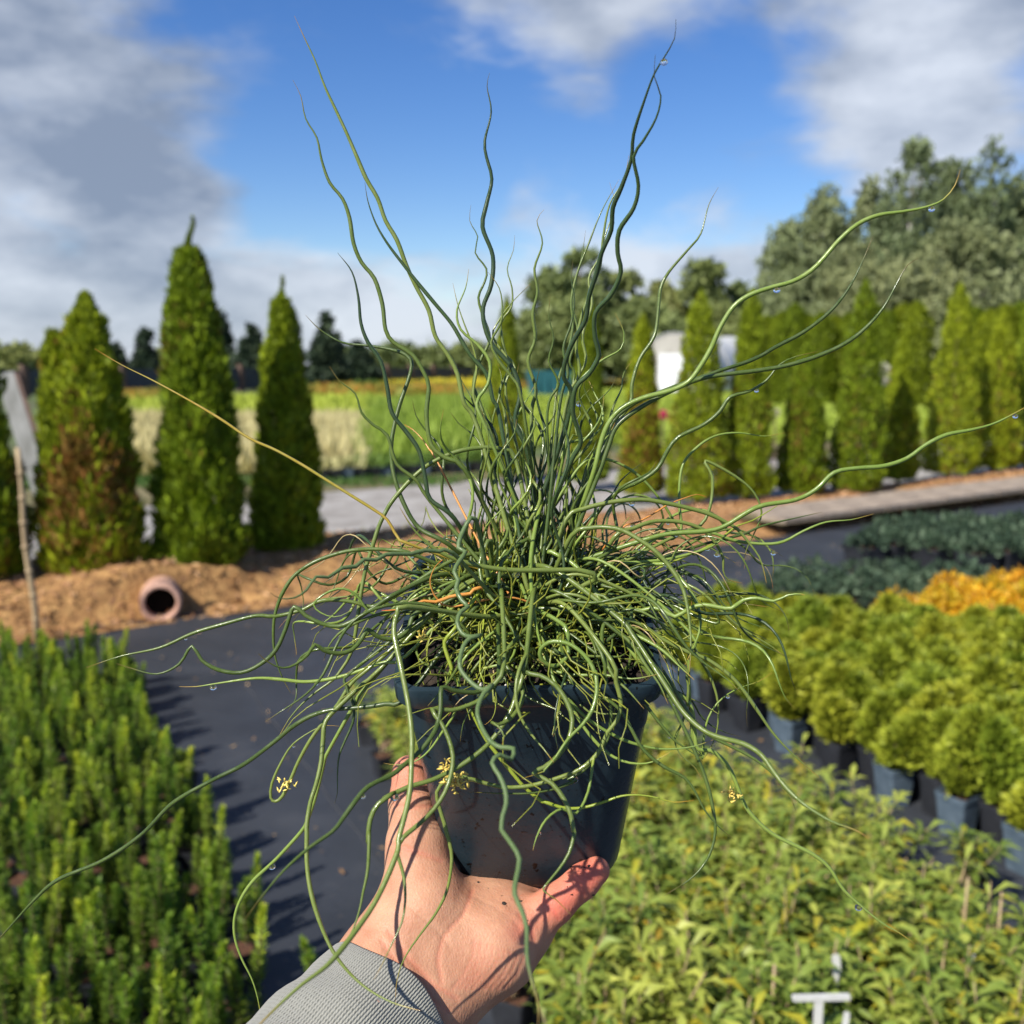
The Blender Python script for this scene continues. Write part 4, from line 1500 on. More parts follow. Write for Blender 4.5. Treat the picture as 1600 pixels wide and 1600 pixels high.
def stem_mesh(P, r0, mat, tip=0.55, nside=7):
    n = len(P)
    f = np.linspace(0, 1, n)
    rad = r0 * 0.96 * np.clip((1 - f) / (tip * 0.45), 0.03, 1) ** 0.7 * (1 - 0.25 * f) * (1.0 + 0.04 * np.sin(f * 60))
    Tn = np.gradient(P, axis=0)
    Tn = unit(Tn)
    Nn = np.zeros_like(P)
    v = np.cross(Tn[0], [0.3, 0.5, 0.8])
    v /= np.linalg.norm(v)
    for i in range(n):
        v = v - Tn[i] * v.dot(Tn[i])
        v /= max(1e-9, np.linalg.norm(v))
        Nn[i] = v
    Bn = np.cross(Tn, Nn)
    a = np.arange(nside) * 2 * math.pi / nside
    V = (P[:, None, :] + rad[:, None, None] * (np.cos(a)[None, :, None] * Nn[:, None, :] + np.sin(a)[None, :, None] * Bn[:, None, :])).reshape(-1, 3)
    i0 = np.arange(n - 1)[:, None] * nside
    k = np.arange(nside)[None, :]
    k2 = (k + 1) % nside
    F = np.stack([i0 + k, i0 + k2, i0 + k2 + nside, i0 + k + nside], 2).reshape(-1, 4)
    return mesh_np('stem', V, F, mat, np.repeat(f, nside), smooth=True)


def add_stem(P, r0, mat, step=0.0028, tip=0.55, name='stem'):
    global stem_count
    P = smooth_path(P, step)
    o = link(name, stem_mesh(P, r0, mat, tip), rush)
    stem_count += 1
    ALLP.append((P, r0))
    return o


gs = np.random.default_rng(77)
SOILZ = 0.130


def crown_base(spread=0.024):
    a, q = gs.uniform(0, 6.28), spread * math.sqrt(gs.uniform())
    return (q * math.cos(a), 0.004 + q * math.sin(a), SOILZ - 0.004)


def traced(tf, pts, d0, d1, r0=0.00125, mat='stem', root=True, rev=True, tip=0.5, dm=None):
    """pts from tip to root (rev) in crop coordinates tf=(x0,y0,scale); d0 = distance at the root end, d1 = at the tip"""
    P2 = [(tf[0] + x / tf[2], tf[1] + y / tf[2]) for x, y in pts]
    if rev:
        P2 = P2[::-1]
    L = [0.0]
    for a, b_ in zip(P2, P2[1:]):
        L.append(L[-1] + math.hypot(a[0] - b_[0], a[1] - b_[1]))
    P3 = []
    for q, (x, y) in zip(L, P2):
        f = q / L[-1]
        if dm is None:
            d = d0 + (d1 - d0) * f
        else:
            d = d0 * (1 - f) * (1 - 2 * f) + dm * 4 * f * (1 - f) + d1 * f * (2 * f - 1)
        P3.append(np.array(at(x, y, d)))
    if root:
        bx = crown_base()
        bpnt = np.array(pot_pt(*bx))
        first = P3[0]
        up = np.array(U) * 0.02 * min(1.0, np.linalg.norm(first - bpnt) / 0.06)
        mid = bpnt * 0.55 + first * 0.45
        # stems that leave the pot sideways rise over the rim first
        lift = max(0.0, min(0.035, 0.5 * np.linalg.norm(first - bpnt) - 0.01)) * (1.0 if first[2] < bpnt[2] + 0.03 else 0.3)
        P3 = [bpnt, bpnt + up + (first - bpnt) * 0.12, mid + np.array(U) * lift] + P3
    return add_stem(P3, r0, M[mat], tip=tip)


T3 = (400, 0, 2.0)
T5 = (950, 200, 1 / 0.40625)
T1 = (0, 0, 1.0)
TA = (400, 800, 16 / 3)
TB = (350, 1100, 16 / 3)
TC = (600, 1050, 16 / 3)
TD = (850, 1050, 16 / 3)
TE = (950, 750, 16 / 3)
TF = (1000, 1000, 4.0)
TG = (350, 1300, 16 / 3)
TH = (600, 1300, 16 / 3)
TI = (600, 800, 16 / 3)
TJ = (800, 800, 16 / 3)
TK = (480, 540, 16 / 3)
TL = (580, 550, 16 / 3)
TM = (800, 550, 16 / 3)


def cv(tf, pts):
    return [(tf[0] + x / tf[2], tf[1] + y / tf[2]) for x, y in pts]


# tall stems against the sky (tip first)
traced(T3, [(120, 50), (150, 115), (185, 190), (215, 270), (250, 345), (285, 420), (315, 490), (345, 560), (380, 620), (405, 690), (440, 750), (470, 830), (500, 895), (540, 970), (560, 1050), (600, 1110), (630, 1170), (650, 1260), (690, 1330)], .51, .50, .00135)
traced(T3, [(115, 250), (140, 300), (155, 370), (190, 430), (205, 500), (230, 570), (270, 620), (292, 680), (305, 760), (330, 820), (370, 870), (395, 950), (405, 1030), (430, 1070), (490, 1110), (525, 1165), (540, 1210), (533, 1300), (548, 1390), (590, 1430), (650, 1465)], .50, .49, .0013)
traced(T3, [(155, 985), (200, 1030), (270, 1070), (350, 1080), (420, 1092), (470, 1110), (487, 1140), (475, 1190), (450, 1260), (432, 1330), (422, 1400), (430, 1480), (460, 1570), (510, 1650), (600, 1700)], .50, .52, .0013)
traced(T3, [(340, 570), (350, 630), (375, 700), (410, 760), (455, 820), (510, 890), (560, 950), (610, 1010), (640, 1060), (670, 1110), (720, 1170), (740, 1250), (760, 1300)], .51, .50, .00125, 'stem_dark')
traced(T3, [(255, 790), (300, 850), (320, 930), (328, 1010), (350, 1070), (390, 1130), (410, 1210), (425, 1290), (470, 1350), (510, 1410), (530, 1500), (545, 1560), (620, 1620)], .50, .49, .0013, 'stem_dark')
traced(T3, [(230, 1145), (260, 1190), (310, 1230), (330, 1290), (370, 1330), (410, 1360), (440, 1450), (500, 1500), (540, 1560)], .50, .49, .0011)
traced(T3, [(730, 228), (722, 270), (735, 350), (715, 440), (720, 490), (737, 560), (720, 640), (708, 710), (740, 800), (735, 890), (710, 960), (715, 1020), (740, 1080), (800, 1150), (825, 1230), (810, 1320), (850, 1420)], .51, .50, .0014, 'stem_dark')
traced(T3, [(672, 640), (668, 690), (693, 740), (685, 790), (720, 840), (715, 880), (695, 930), (710, 990), (730, 1060), (700, 1130), (680, 1200), (700, 1260)], .52, .52, .0010)
traced(T3, [(808, 735), (805, 780), (785, 840), (800, 900), (798, 960), (765, 1010), (775, 1090), (790, 1150), (760, 1230), (780, 1310)], .53, .53, .0009)
traced(T3, [(900, 655), (878, 690), (895, 760), (870, 840), (880, 910), (865, 980), (872, 1060), (850, 1130), (875, 1220), (860, 1310)], .52, .51, .00115)
traced(T3, [(1312, 60), (1308, 120), (1275, 180), (1245, 230), (1215, 310), (1180, 420), (1172, 500), (1140, 590), (1115, 650), (1110, 720), (1080, 790), (1065, 850), (1040, 930), (1030, 1000), (985, 1080), (960, 1170), (985, 1270)], .50, .41, .00135, 'stem_dark')
traced(T3, [(1248, 170), (1245, 240), (1265, 300), (1250, 370), (1210, 440), (1180, 490), (1195, 580), (1180, 650), (1135, 720), (1130, 790), (1140, 850), (1110, 920), (1060, 980), (1060, 1060), (1072, 1110), (1040, 1170), (1000, 1210), (990, 1290), (1015, 1380), (980, 1450)], .50, .41, .00135, 'stem_dark')
traced(T3, [(1445, 585), (1415, 640), (1390, 730), (1350, 780), (1290, 850), (1265, 900), (1258, 960), (1245, 1050), (1200, 1120), (1175, 1200), (1170, 1260), (1120, 1330), (1060, 1420)], .52, .53, .0011)
traced(T3, [(665, 840), (655, 900), (628, 970), (640, 1030), (690, 1075), (730, 1130), (725, 1200), (690, 1260), (720, 1340)], .50, .50, .0011, 'stem_light')
traced(T3, [(615, 885), (630, 950), (650, 1010), (680, 1090), (690, 1150), (680, 1240), (720, 1330)], .51, .51, .0009)
traced(T3, [(1165, 485), (1150, 560), (1105, 640), (1085, 740), (1075, 830), (1050, 900), (1020, 980), (1000, 1080), (1010, 1170), (970, 1260)], .51, .50, .0010)
traced(T3, [(1135, 560), (1080, 660), (1040, 760), (1005, 850), (985, 940), (990, 1020), (970, 1120), (940, 1220)], .52, .52, .0009)
traced(T3, [(1105, 570), (1120, 640), (1090, 740), (1075, 800), (1040, 870), (1050, 950), (1020, 1050), (1030, 1130), (990, 1230)], .53, .54, .0009)
traced(T3, [(990, 815), (985, 870), (995, 940), (985, 1010), (960, 1090), (975, 1170), (950, 1260)], .50, .50, .0010)
traced(T3, [(1030, 720), (1020, 790), (1000, 880), (990, 960), (1005, 1040), (980, 1130), (990, 1210)], .53, .53, .0008)
traced(T3, [(1122, 978), (1150, 1040), (1140, 1090), (1090, 1120), (1050, 1150), (1000, 1210), (990, 1290)], .50, .50, .0010, 'stem_light')
traced(T3, [(920, 920), (915, 990), (930, 1060), (915, 1130), (945, 1200), (910, 1290)], .51, .50, .0009)
traced(T3, [(725, 850), (760, 900), (770, 960), (765, 1010), (735, 1070), (760, 1130), (800, 1180), (830, 1250)], .50, .49, .0010)
traced(T3, [(860, 885), (800, 945), (760, 1000), (740, 1050), (780, 1110), (810, 1150), (780, 1230)], .52, .53, .0008)
traced(TM, [(1000, 70), (930, 180), (910, 310), (850, 440), (815, 560), (780, 680), (720, 800), (640, 920), (600, 1040)], .52, .54, .0009)
traced(TM, [(680, 270), (630, 330), (560, 410), (570, 520), (520, 600), (540, 700), (470, 760)], .52, .53, .0007)
traced(TM, [(640, 240), (690, 350), (750, 470), (755, 580), (700, 680), (600, 725), (500, 750), (440, 820)], .52, .54, .0010, 'stem_light')
traced(TM, [(1110, 910), (1010, 980), (900, 1080), (850, 1170), (800, 1260), (700, 1330)], .52, .53, .0008, 'stem_dark')
# right side
traced(T5, [(1355, 160), (1335, 220), (1290, 275), (1220, 305), (1130, 322), (1040, 335), (960, 370), (890, 430), (830, 500), (780, 550), (710, 590), (620, 615), (540, 645), (480, 690), (430, 770), (400, 840), (360, 910), (310, 975), (240, 1010), (130, 1040), (50, 1080), (0, 1140), (-30, 1220), (-60, 1340)], .50, .47, .00145, 'stem_light', tip=.35)
traced(T5, [(1018, 420), (980, 510), (930, 610), (860, 700), (760, 780), (650, 840), (560, 890), (440, 930), (340, 965), (240, 1000), (100, 1060), (20, 1130), (-20, 1240), (-70, 1330)], .51, .52, .0012, tip=.4)
traced(T5, [(1195, 500), (1150, 530), (1110, 600), (1060, 690), (990, 770), (910, 830), (800, 880), (680, 915), (560, 935), (400, 955), (300, 985), (150, 1060), (40, 1140), (0, 1230), (-40, 1340)], .50, .49, .00135, tip=.4)
traced(T5, [(805, 860), (720, 880), (660, 910), (610, 970), (550, 1010), (470, 1035), (430, 1090), (370, 1140), (270, 1190), (230, 1240), (190, 1310), (120, 1360), (50, 1390), (0, 1430), (-40, 1480)], .51, .50, .0012)
traced(T5, [(680, 1172), (600, 1185), (500, 1172), (410, 1185), (340, 1230), (290, 1290), (275, 1370), (275, 1460), (282, 1540), (250, 1580), (150, 1590)], .52, .53, .0009, 'stem_light')
traced(T5, [(1640, 1055), (1500, 1130), (1400, 1160), (1300, 1180), (1220, 1220), (1150, 1270), (1060, 1300), (960, 1308), (870, 1325), (800, 1390), (720, 1430), (600, 1450), (540, 1475), (450, 1530), (380, 1550), (240, 1560), (120, 1590)], .50, .48, .0014, 'stem_light', tip=.35)
traced(T1, [(1365, 803), (1330, 812), (1290, 816), (1255, 830), (1225, 846), (1195, 850), (1150, 845), (1110, 832), (1075, 830), (1030, 838)], .51, .50, .0010, 'stem_light')
traced(T1, [(1285, 800), (1240, 810), (1190, 822), (1160, 835), (1100, 850), (1040, 870), (980, 880)], .51, .52, .0009)
traced(TE, [(1320, 860), (1300, 760), (1260, 640), (1180, 530), (1080, 410), (980, 350), (850, 285), (680, 235), (500, 195), (330, 165), (200, 165), (20, 185), (-200, 240), (-350, 330)], .50, .50, .0014)
traced(TE, [(1120, 860), (1000, 830), (960, 750), (960, 650), (900, 530), (800, 420), (650, 360), (500, 340), (350, 350), (220, 400), (50, 480)], .50, .51, .0013)
traced(TE, [(680, 1600), (690, 1350), (680, 1200), (660, 1050), (630, 920), (570, 800), (480, 680), (380, 580), (250, 490), (120, 420), (0, 395), (-150, 400), (-300, 460)], .49, .46, .0014)
traced(TE, [(640, 1540), (700, 1420), (760, 1270), (770, 1150), (740, 1030), (680, 920), (600, 820), (520, 740), (380, 700)], .50, .47, .0013, 'stem_light')
traced(TE, [(1640, 960), (1600, 950), (1500, 960), (1380, 1010), (1250, 985), (1130, 1000), (1030, 1070), (920, 1060), (800, 1040), (680, 1070), (560, 1140), (450, 1080), (350, 1070), (280, 1090), (180, 1080), (90, 1110), (20, 1030)], .49, .46, .0013, 'stem_light')
traced(T1, [(1163, 890), (1166, 860), (1180, 830), (1190, 800), (1178, 770), (1150, 745), (1102, 720), (1113, 745), (1110, 790), (1095, 820), (1060, 835)], .51, .52, .0010)
traced(T1, [(1150, 880), (1100, 850), (1065, 830), (1035, 785), (1005, 750), (975, 728), (940, 717), (905, 730)], .51, .53, .0009, 'stem_light')
traced(TE, [(1460, 640), (1300, 540), (1180, 450), (1060, 410), (950, 420), (800, 470), (640, 560), (500, 640)], .51, .52, .0008)
traced(TE, [(1100, 390), (1000, 450), (870, 550), (700, 610), (500, 660), (300, 680), (150, 690), (0, 700)], .50, .50, .0010, 'stem_light')
traced(TE, [(620, 980), (540, 1000), (440, 980), (350, 920), (290, 830), (270, 720)], .50, .48, .0008, 'stem_dark')
traced(TE, [(760, 1020), (820, 1060), (880, 1100), (925, 1165), (900, 1195), (800, 1165), (700, 1120), (560, 1050), (400, 990), (240, 960), (100, 930)], .50, .47, .0011)
traced(TE, [(820, 140), (740, 120), (640, 150), (500, 205), (380, 280), (250, 350), (100, 410)], .51, .52, .0006, 'stem_dead')
traced(TE, [(1530, 120), (1400, 220), (1200, 340), (1080, 380), (960, 470), (800, 570)], .51, .52, .0006, 'stem_yellow')
# left side
traced(T1, [(148, 545), (190, 570), (240, 595), (300, 628), (345, 655), (390, 685), (430, 703), (470, 725), (510, 750), (550, 775), (585, 797), (605, 812), (622, 840), (640, 850)], .50, .51, .0009, 'stem_orange', tip=.6)
traced(T1, [(135, 1043), (190, 1025), (250, 1012), (300, 990), (350, 975), (400, 962), (430, 963), (475, 952), (494, 941), (516, 937), (542, 939), (561, 943), (580, 948), (610, 935)], .49, .49, .0012)
traced((0, 900, 2.2857), [(415, 312), (470, 330), (560, 350), (640, 315), (685, 250), (720, 300), (780, 335), (860, 345), (930, 315), (985, 265), (1020, 190), (1050, 110), (1090, 140), (1150, 170), (1210, 180), (1270, 155), (1340, 110), (1420, 60)], .48, .48, .00125)
traced(TA, [(850, 750), (760, 840), (650, 875), (540, 840), (480, 770), (560, 690), (680, 640), (780, 655), (860, 720), (940, 830), (1050, 860), (1150, 820)], .49, .48, .0008, 'stem_light')
traced(TA, [(20, 1180), (100, 1250), (220, 1300), (330, 1270), (430, 1190), (490, 1105), (560, 1150), (680, 1180), (800, 1150), (880, 1060), (930, 980), (1000, 1030), (1100, 1060), (1200, 1040), (1280, 960), (1300, 880), (1400, 800)], .48, .44, .0014)
traced(TA, [(-640, 1455), (-500, 1455), (-300, 1425), (0, 1385), (200, 1395), (400, 1415), (600, 1395), (800, 1345), (950, 1290), (1080, 1250), (1250, 1200)], .48, .48, .0011, 'stem_light')
traced(TA, [(290, 1510), (220, 1380), (165, 1230), (145, 1080), (150, 900), (185, 760), (240, 640), (330, 520), (480, 420), (650, 355), (800, 320), (950, 310), (1130, 318), (1300, 350)], .49, .49, .0012)
traced(TA, [(115, 670), (200, 720), (320, 715), (420, 650), (500, 540), (600, 545), (720, 465), (830, 455), (900, 395), (1000, 400), (1080, 355), (1200, 350), (1290, 350), (1400, 320), (1520, 330), (1640, 340)], .46, .40, .00115, 'stem_twist')
traced(T1, cv(TB, [(400, 345), (470, 250), (540, 130), (650, 0)]) + cv(TA, [(500, 1500), (640, 1400), (720, 1300), (790, 1180), (830, 1000), (860, 780), (885, 620), (920, 450), (970, 290), (1020, 130), (1080, 0)]) + cv(TK, [(720, 1280), (860, 1120), (1000, 1000), (1150, 920), (1300, 870), (1450, 850), (1540, 850), (1640, 870), (1740, 960)]), .51, .49, .0013)
traced(T1, [(-20, 1480), (0, 1465), (50, 1410), (90, 1375), (160, 1345), (220, 1305), (270, 1255), (330, 1220), (380, 1195), (430, 1158), (455, 1137), (485, 1119), (519, 1109), (556, 1106), (601, 1100), (640, 1085)], .47, .50, .00125, 'stem', tip=.3)
traced(TB, [(960, 185), (860, 180), (760, 210), (580, 330), (480, 480), (400, 660), (390, 780), (430, 812), (490, 765), (560, 620), (620, 480), (720, 300), (830, 150), (950, 0), (1070, -180), (1250, -330)], .48, .48, .0011)
traced(T1, cv(TG, [(1640, 1490), (1600, 1480), (1400, 1420), (1200, 1310), (1050, 1180), (930, 1030), (850, 880), (780, 700), (720, 480), (690, 250), (690, 0)]) + cv(TB, [(690, 1000), (720, 820), (770, 660), (810, 480), (825, 300), (850, 140), (1000, -20), (1150, -160), (1300, -290)]), .48, .42, .0013)
traced(T1, cv(TG, [(315, 1590), (310, 1560), (280, 1380), (230, 1220), (150, 1060), (95, 900), (85, 740), (130, 580), (240, 410), (440, 220), (640, 0)]) + cv(TB, [(690, 980), (760, 780), (830, 500), (850, 430), (960, 230), (1090, 0), (1200, -160)]), .48, .48, .0011, 'stem_light')
traced(TB, [(920, 830), (945, 740), (945, 600), (960, 430), (1020, 280), (1075, 150), (1080, 0), (1020, -150), (1100, -300)], .48, .47, .0010)
traced(T1, cv(TG, [(180, 720), (330, 520), (500, 320), (700, 140), (900, 0)]) + cv(TB, [(980, 970), (1080, 830), (1200, 690), (1400, 590)]) + cv(TC, [(150, 790), (300, 660), (420, 500), (470, 330), (480, 130), (560, 150), (700, 170), (800, 160), (950, 60)]), .445, .36, .00125)
traced(T1, cv(TG, [(930, 1040), (1000, 950), (1080, 800), (1130, 650), (1160, 500), (1200, 300), (1210, 0)]) + cv(TB, [(1200, 1150), (1220, 960), (1290, 830), (1420, 740)]) + cv(TC, [(0, 1055), (200, 960), (400, 900), (640, 780), (850, 620), (1000, 430), (1080, 270), (1110, 160), (1160, 20)]), .445, .40, .0013)
traced(T1, cv(TG, [(200, 1700), (300, 1600), (450, 1450), (650, 1270), (850, 1120), (1000, 950), (1150, 750), (1250, 600), (1350, 400), (1450, 150)]) + cv(TC, [(120, 1400), (160, 1250), (215, 1000), (230, 750), (230, 500), (200, 250), (150, 0)]) + cv(TA, [(1200, 1250), (1150, 1000), (1180, 840), (1260, 790)]), .44, .345, .00135, tip=.3)
traced(T1, cv(TG, [(1250, 1230), (1320, 1100), (1400, 930), (1480, 760), (1510, 580), (1500, 380), (1450, 200)]) + cv(TC, [(110, 1480), (160, 1380), (300, 1260), (420, 1140), (510, 1000), (560, 850), (575, 700), (540, 560), (480, 430), (400, 310), (560, 320), (700, 280), (820, 220), (900, 120), (1000, -60)]), .44, .38, .0012)
traced(T1, cv(TH, [(95, 1450), (100, 1300), (130, 1150), (200, 1000), (320, 830), (430, 680), (520, 500), (560, 300), (560, 150), (520, 0)]) + cv(TC, [(500, 1250), (460, 1120), (440, 1000), (520, 900), (640, 870), (820, 920), (1000, 960), (1200, 950), (1400, 900), (1600, 830)]) + cv(TD, [(150, 880), (300, 810), (400, 730), (470, 640), (530, 500), (610, 400), (640, 250), (600, 80), (560, -100)]), .45, .45, .00115)
traced(T1, cv(TC, [(700, 1000), (1000, 1012), (1200, 1010), (1430, 970), (1600, 900)]) + cv(TD, [(200, 900), (330, 820), (440, 690), (530, 560), (560, 350), (530, 150), (510, 0), (480, -150)]), .46, .45, .0010)
traced(TC, [(0, 760), (120, 775), (260, 745), (380, 650), (500, 480), (590, 340), (610, 180), (640, 0), (700, -150)], .46, .47, .0008, 'stem_light')
# near coil that winds towards the viewer
traced(T1, cv(TH, [(1280, 1660), (1290, 1450), (1250, 1300), (1200, 1100), (1190, 950), (1190, 800), (1150, 660), (1090, 520), (1100, 400), (1130, 230), (1070, 110), (990, 0)]) + cv(TC, [(980, 1300), (990, 1200), (1020, 1100), (1010, 980), (960, 860), (900, 760), (960, 690), (1060, 730), (1080, 640), (980, 630), (900, 590), (840, 510), (790, 400), (780, 300), (830, 180), (900, 110), (830, 150), (740, 100), (650, 0)])
       + cv(TI, [(630, 1250), (660, 1120), (720, 1050), (800, 1030), (720, 1040), (650, 1010), (610, 920), (640, 830), (700, 790), (650, 740), (600, 640), (620, 570), (585, 500), (620, 420), (680, 330), (620, 300), (660, 160), (760, 60)]), .47, .30, .00118, 'stem_twist', tip=.2)
# C shapes in front of the pot
traced(T1, cv(TH, [(1560, 690), (1430, 560), (1330, 490), (1350, 440), (1450, 320), (1540, 180), (1590, 0)]) + cv(TC, [(1580, 1330), (1560, 1200), (1500, 1060), (1400, 930), (1250, 840), (1330, 800), (1450, 700), (1540, 560), (1570, 400), (1530, 260), (1430, 110), (1300, 30), (1160, 0), (1180, -80)]), .445, .40, .0013)
traced(T1, cv(TC, [(1150, 890), (1330, 830)]) + cv(TD, [(0, 820), (90, 720), (200, 560), (320, 440), (400, 320), (440, 170), (430, 0)]) + cv(TJ, [(705, 1400), (670, 1290), (600, 1190), (500, 1110), (400, 1080), (310, 1085), (240, 1140), (240, 1220), (310, 1280), (400, 1270), (470, 1180), (460, 1090), (440, 950)]), .46, .42, .0012, 'stem_light')
traced(T1, cv(TD, [(1250, 1070), (1080, 1085), (950, 1050), (800, 1025), (640, 1035), (480, 1090), (300, 1135), (150, 1130), (0, 1080)]) + cv(TC, [(1320, 1080), (1180, 970), (1060, 830), (940, 680), (850, 560), (760, 390), (680, 220), (620, 100), (560, 0)]) + cv(TI, [(600, 1400), (540, 1230), (505, 1080), (600, 960)]), .47, .45, .0011, 'stem_yellow')
traced(TC, [(980, 620), (1000, 540), (960, 460), (900, 420), (950, 440), (1040, 400), (1110, 320), (1160, 200), (1130, 80), (1050, 0), (1000, -120), (1080, -250)], .46, .42, .0012)
traced(TC, [(1240, 1490), (1270, 1380), (1350, 1230), (1480, 1140), (1600, 1180), (1700, 1000), (1750, 700)], .45, .42, .0007, 'stem_light', root=False)
traced(TC, [(1410, 540), (1440, 460), (1480, 340), (1300, 260), (1170, 190), (1100, 100), (1000, 20)], .46, .44, .0008)
traced(TC, [(840, 440), (900, 390), (930, 300), (920, 200), (880, 100), (800, 0)], .46, .455, .0005, 'stem_yellow')
traced(TI, [(1340, 1270), (1240, 1200), (1140, 1100), (1060, 960), (1000, 850), (970, 700), (960, 560), (980, 420), (1080, 300), (1230, 250)], .50, .45, .0012)
traced(TI, [(1330, 1200), (1290, 1050), (1250, 850), (1230, 650), (1220, 450), (1240, 250), (1290, 0), (1310, -80)], .51, .45, .0012, 'stem_light', root=False)
traced(TI, [(130, -40), (230, 120), (340, 240), (460, 330), (600, 395), (760, 440), (920, 470), (1100, 485), (1400, 485), (1640, 488), (1760, 560)], .48, .46, .0015, 'stem')
traced(TI, [(1240, 830), (1100, 855), (980, 800), (870, 690), (810, 560), (800, 420), (840, 300), (890, 240)], .49, .47, .0013)
traced(TI, [(-20, 820), (100, 815), (230, 780), (330, 740), (430, 750), (540, 710), (640, 690), (720, 680), (800, 630)], .48, .47, .0011, 'stem_dead')
traced(TI, [(500, 390), (430, 450), (385, 560), (400, 650), (450, 730), (560, 790)], .48, .47, .0006, 'stem_dead')
traced(TK, [(810, 660), (880, 700), (960, 780), (1020, 870), (1080, 960)], .52, .53, .0007, 'stem_dead')
# right foreground drop
traced(TF, [(1430, 1240), (1350, 1190), (1190, 1130), (1030, 1030), (920, 930), (840, 830), (760, 720), (650, 650), (500, 610), (390, 560), (270, 450), (170, 300), (60, 130), (-40, -20), (-150, -150)], .47, .38, .0014, tip=.4)
traced(TF, [(150, 1600), (330, 1480), (430, 1350), (470, 1200), (455, 1050), (420, 900), (370, 760), (300, 600), (240, 480), (170, 340), (40, 150), (-80, 0)], .47, .45, .0011)
traced(TF, [(980, 1080), (920, 940), (840, 850), (740, 760), (620, 690), (480, 620), (380, 550), (280, 420), (180, 250), (60, 80), (-80, -80)], .48, .46, .0012)
traced(TF, [(1720, 1900), (1620, 1830), (1500, 1760), (1310, 1600), (1250, 1530), (1180, 1420), (1080, 1340), (960, 1280), (840, 1220), (740, 1140), (660, 1040), (610, 920), (570, 820), (510, 740), (440, 690), (360, 680), (340, 560), (320, 420), (250, 345), (160, 350), (60, 220), (-60, 60)], .48, .49, .0012, 'stem_light', tip=.4)
traced(TF, [(1120, 860), (1040, 790), (930, 690), (830, 580), (740, 450), (650, 320), (560, 220), (420, 120), (300, 75), (150, 0), (0, -100), (-150, -150)], .48, .47, .0011)
traced(TF, [(825, 205), (740, 260), (620, 300), (520, 360), (450, 440), (410, 540), (395, 660), (390, 740), (330, 600), (310, 350), (305, 100), (310, -50)], .48, .49, .0009, 'stem_light')
traced(TF, [(400, 740), (440, 680), (475, 590), (490, 480), (480, 350), (430, 210), (370, 110), (300, -20), (200, -150)], .49, .49, .0010)
traced(TF, [(630, 605), (540, 580), (440, 530), (370, 460), (320, 370), (230, 320), (100, 200), (0, 60)], .49, .50, .0008)
traced(TD, [(1410, 565), (1250, 620), (1100, 640), (950, 640), (800, 610), (650, 560), (480, 470), (340, 370), (200, 220), (80, 60)], .46, .45, .0010, 'stem_light')
traced(TD, [(1590, 1400), (1500, 1330), (1400, 1230), (1320, 1120), (1260, 1000), (1170, 880), (1000, 790), (880, 700), (800, 610), (730, 480), (660, 350), (560, 250), (450, 210), (330, 150), (200, 20)], .46, .44, .0010)
traced(TD, [(1060, 660), (920, 745), (780, 765), (650, 740), (520, 670), (420, 570), (340, 470), (250, 320), (180, 150)], .46, .45, .0010, 'stem_light')
traced(TD, [(1320, 760), (1300, 720), (1130, 600), (1080, 560), (960, 420), (850, 280), (720, 150), (620, 40), (500, -100)], .47, .46, .0010)
traced(TD, [(1320, 910), (1260, 800), (1130, 680), (1090, 560), (1160, 400), (1200, 200), (1190, 50), (1100, -100)], .48, .48, .0009)
traced(TD, [(690, 440), (710, 370), (640, 350), (500, 350), (420, 330), (300, 270)], .46, .455, .0006)
traced(TJ, [(1400, 1600), (1270, 1380), (1100, 1180), (950, 1050), (780, 930), (600, 840), (420, 790), (330, 760)], .49, .45, .0013, 'stem_light')
traced(TJ, [(1300, 1600), (1230, 1440), (1110, 1270), (1000, 1100), (880, 1000), (760, 900)], .48, .44, .0013)
traced(TJ, [(1100, 1640), (960, 1480), (850, 1380), (780, 1230), (750, 1100), (760, 950), (840, 850), (800, 760), (700, 740), (620, 790)], .49, .44, .0012)
traced(TJ, [(1520, 1400), (1400, 1290), (1250, 1150), (1100, 1060), (950, 990), (800, 850), (680, 650), (540, 460), (400, 370), (270, 335)], .50, .46, .0013, 'stem_light')
traced(TJ, [(1450, 1080), (1250, 930), (1080, 830), (960, 815), (870, 850), (840, 780), (760, 700), (620, 690), (480, 750)], .49, .47, .0011)
traced(TJ, [(1230, 1350), (1000, 1390), (780, 1360), (600, 1360), (450, 1350), (330, 1310), (280, 1250)], .47, .45, .0010, 'stem_light')
print('traced stems', stem_count)

# ------------------------------------------------------------------ the rest of the tangle
def stem_local(pts, r0, mat, tip=0.5):
    return add_stem([np.array(pot_pt(*p)) for p in pts], r0, M[mat], tip=tip, step=0.003)


UPW = np.array(PM.to_3x3().inverted() @ Vector((0, 0.06, 1.0)).normalized())      # world up in pot space


def helix_path(base, dirs, length, amp, wl, ph, grow=0.02):
    """centre line given by direction function dirs(f), with a corkscrew around it"""
    n = max(8, int(length / 0.007))
    p = np.array(base, float)
    out = []
    e = np.array([1.0, 0.2, 0.1])
    for i in range(n + 1):
        f = i / n
        d = np.array(dirs(f), float)
        d /= np.linalg.norm(d)
        a = np.cross(d, e); a /= np.linalg.norm(a)
        b_ = np.cross(d, a)
        s_ = f * length
        am = amp * min(1, s_ / grow)
        w = 2 * math.pi * s_ / wl + ph
        out.append(tuple(p + a * am * math.cos(w) + b_ * am * math.sin(w)))
        p = p + d * length / n
    return out


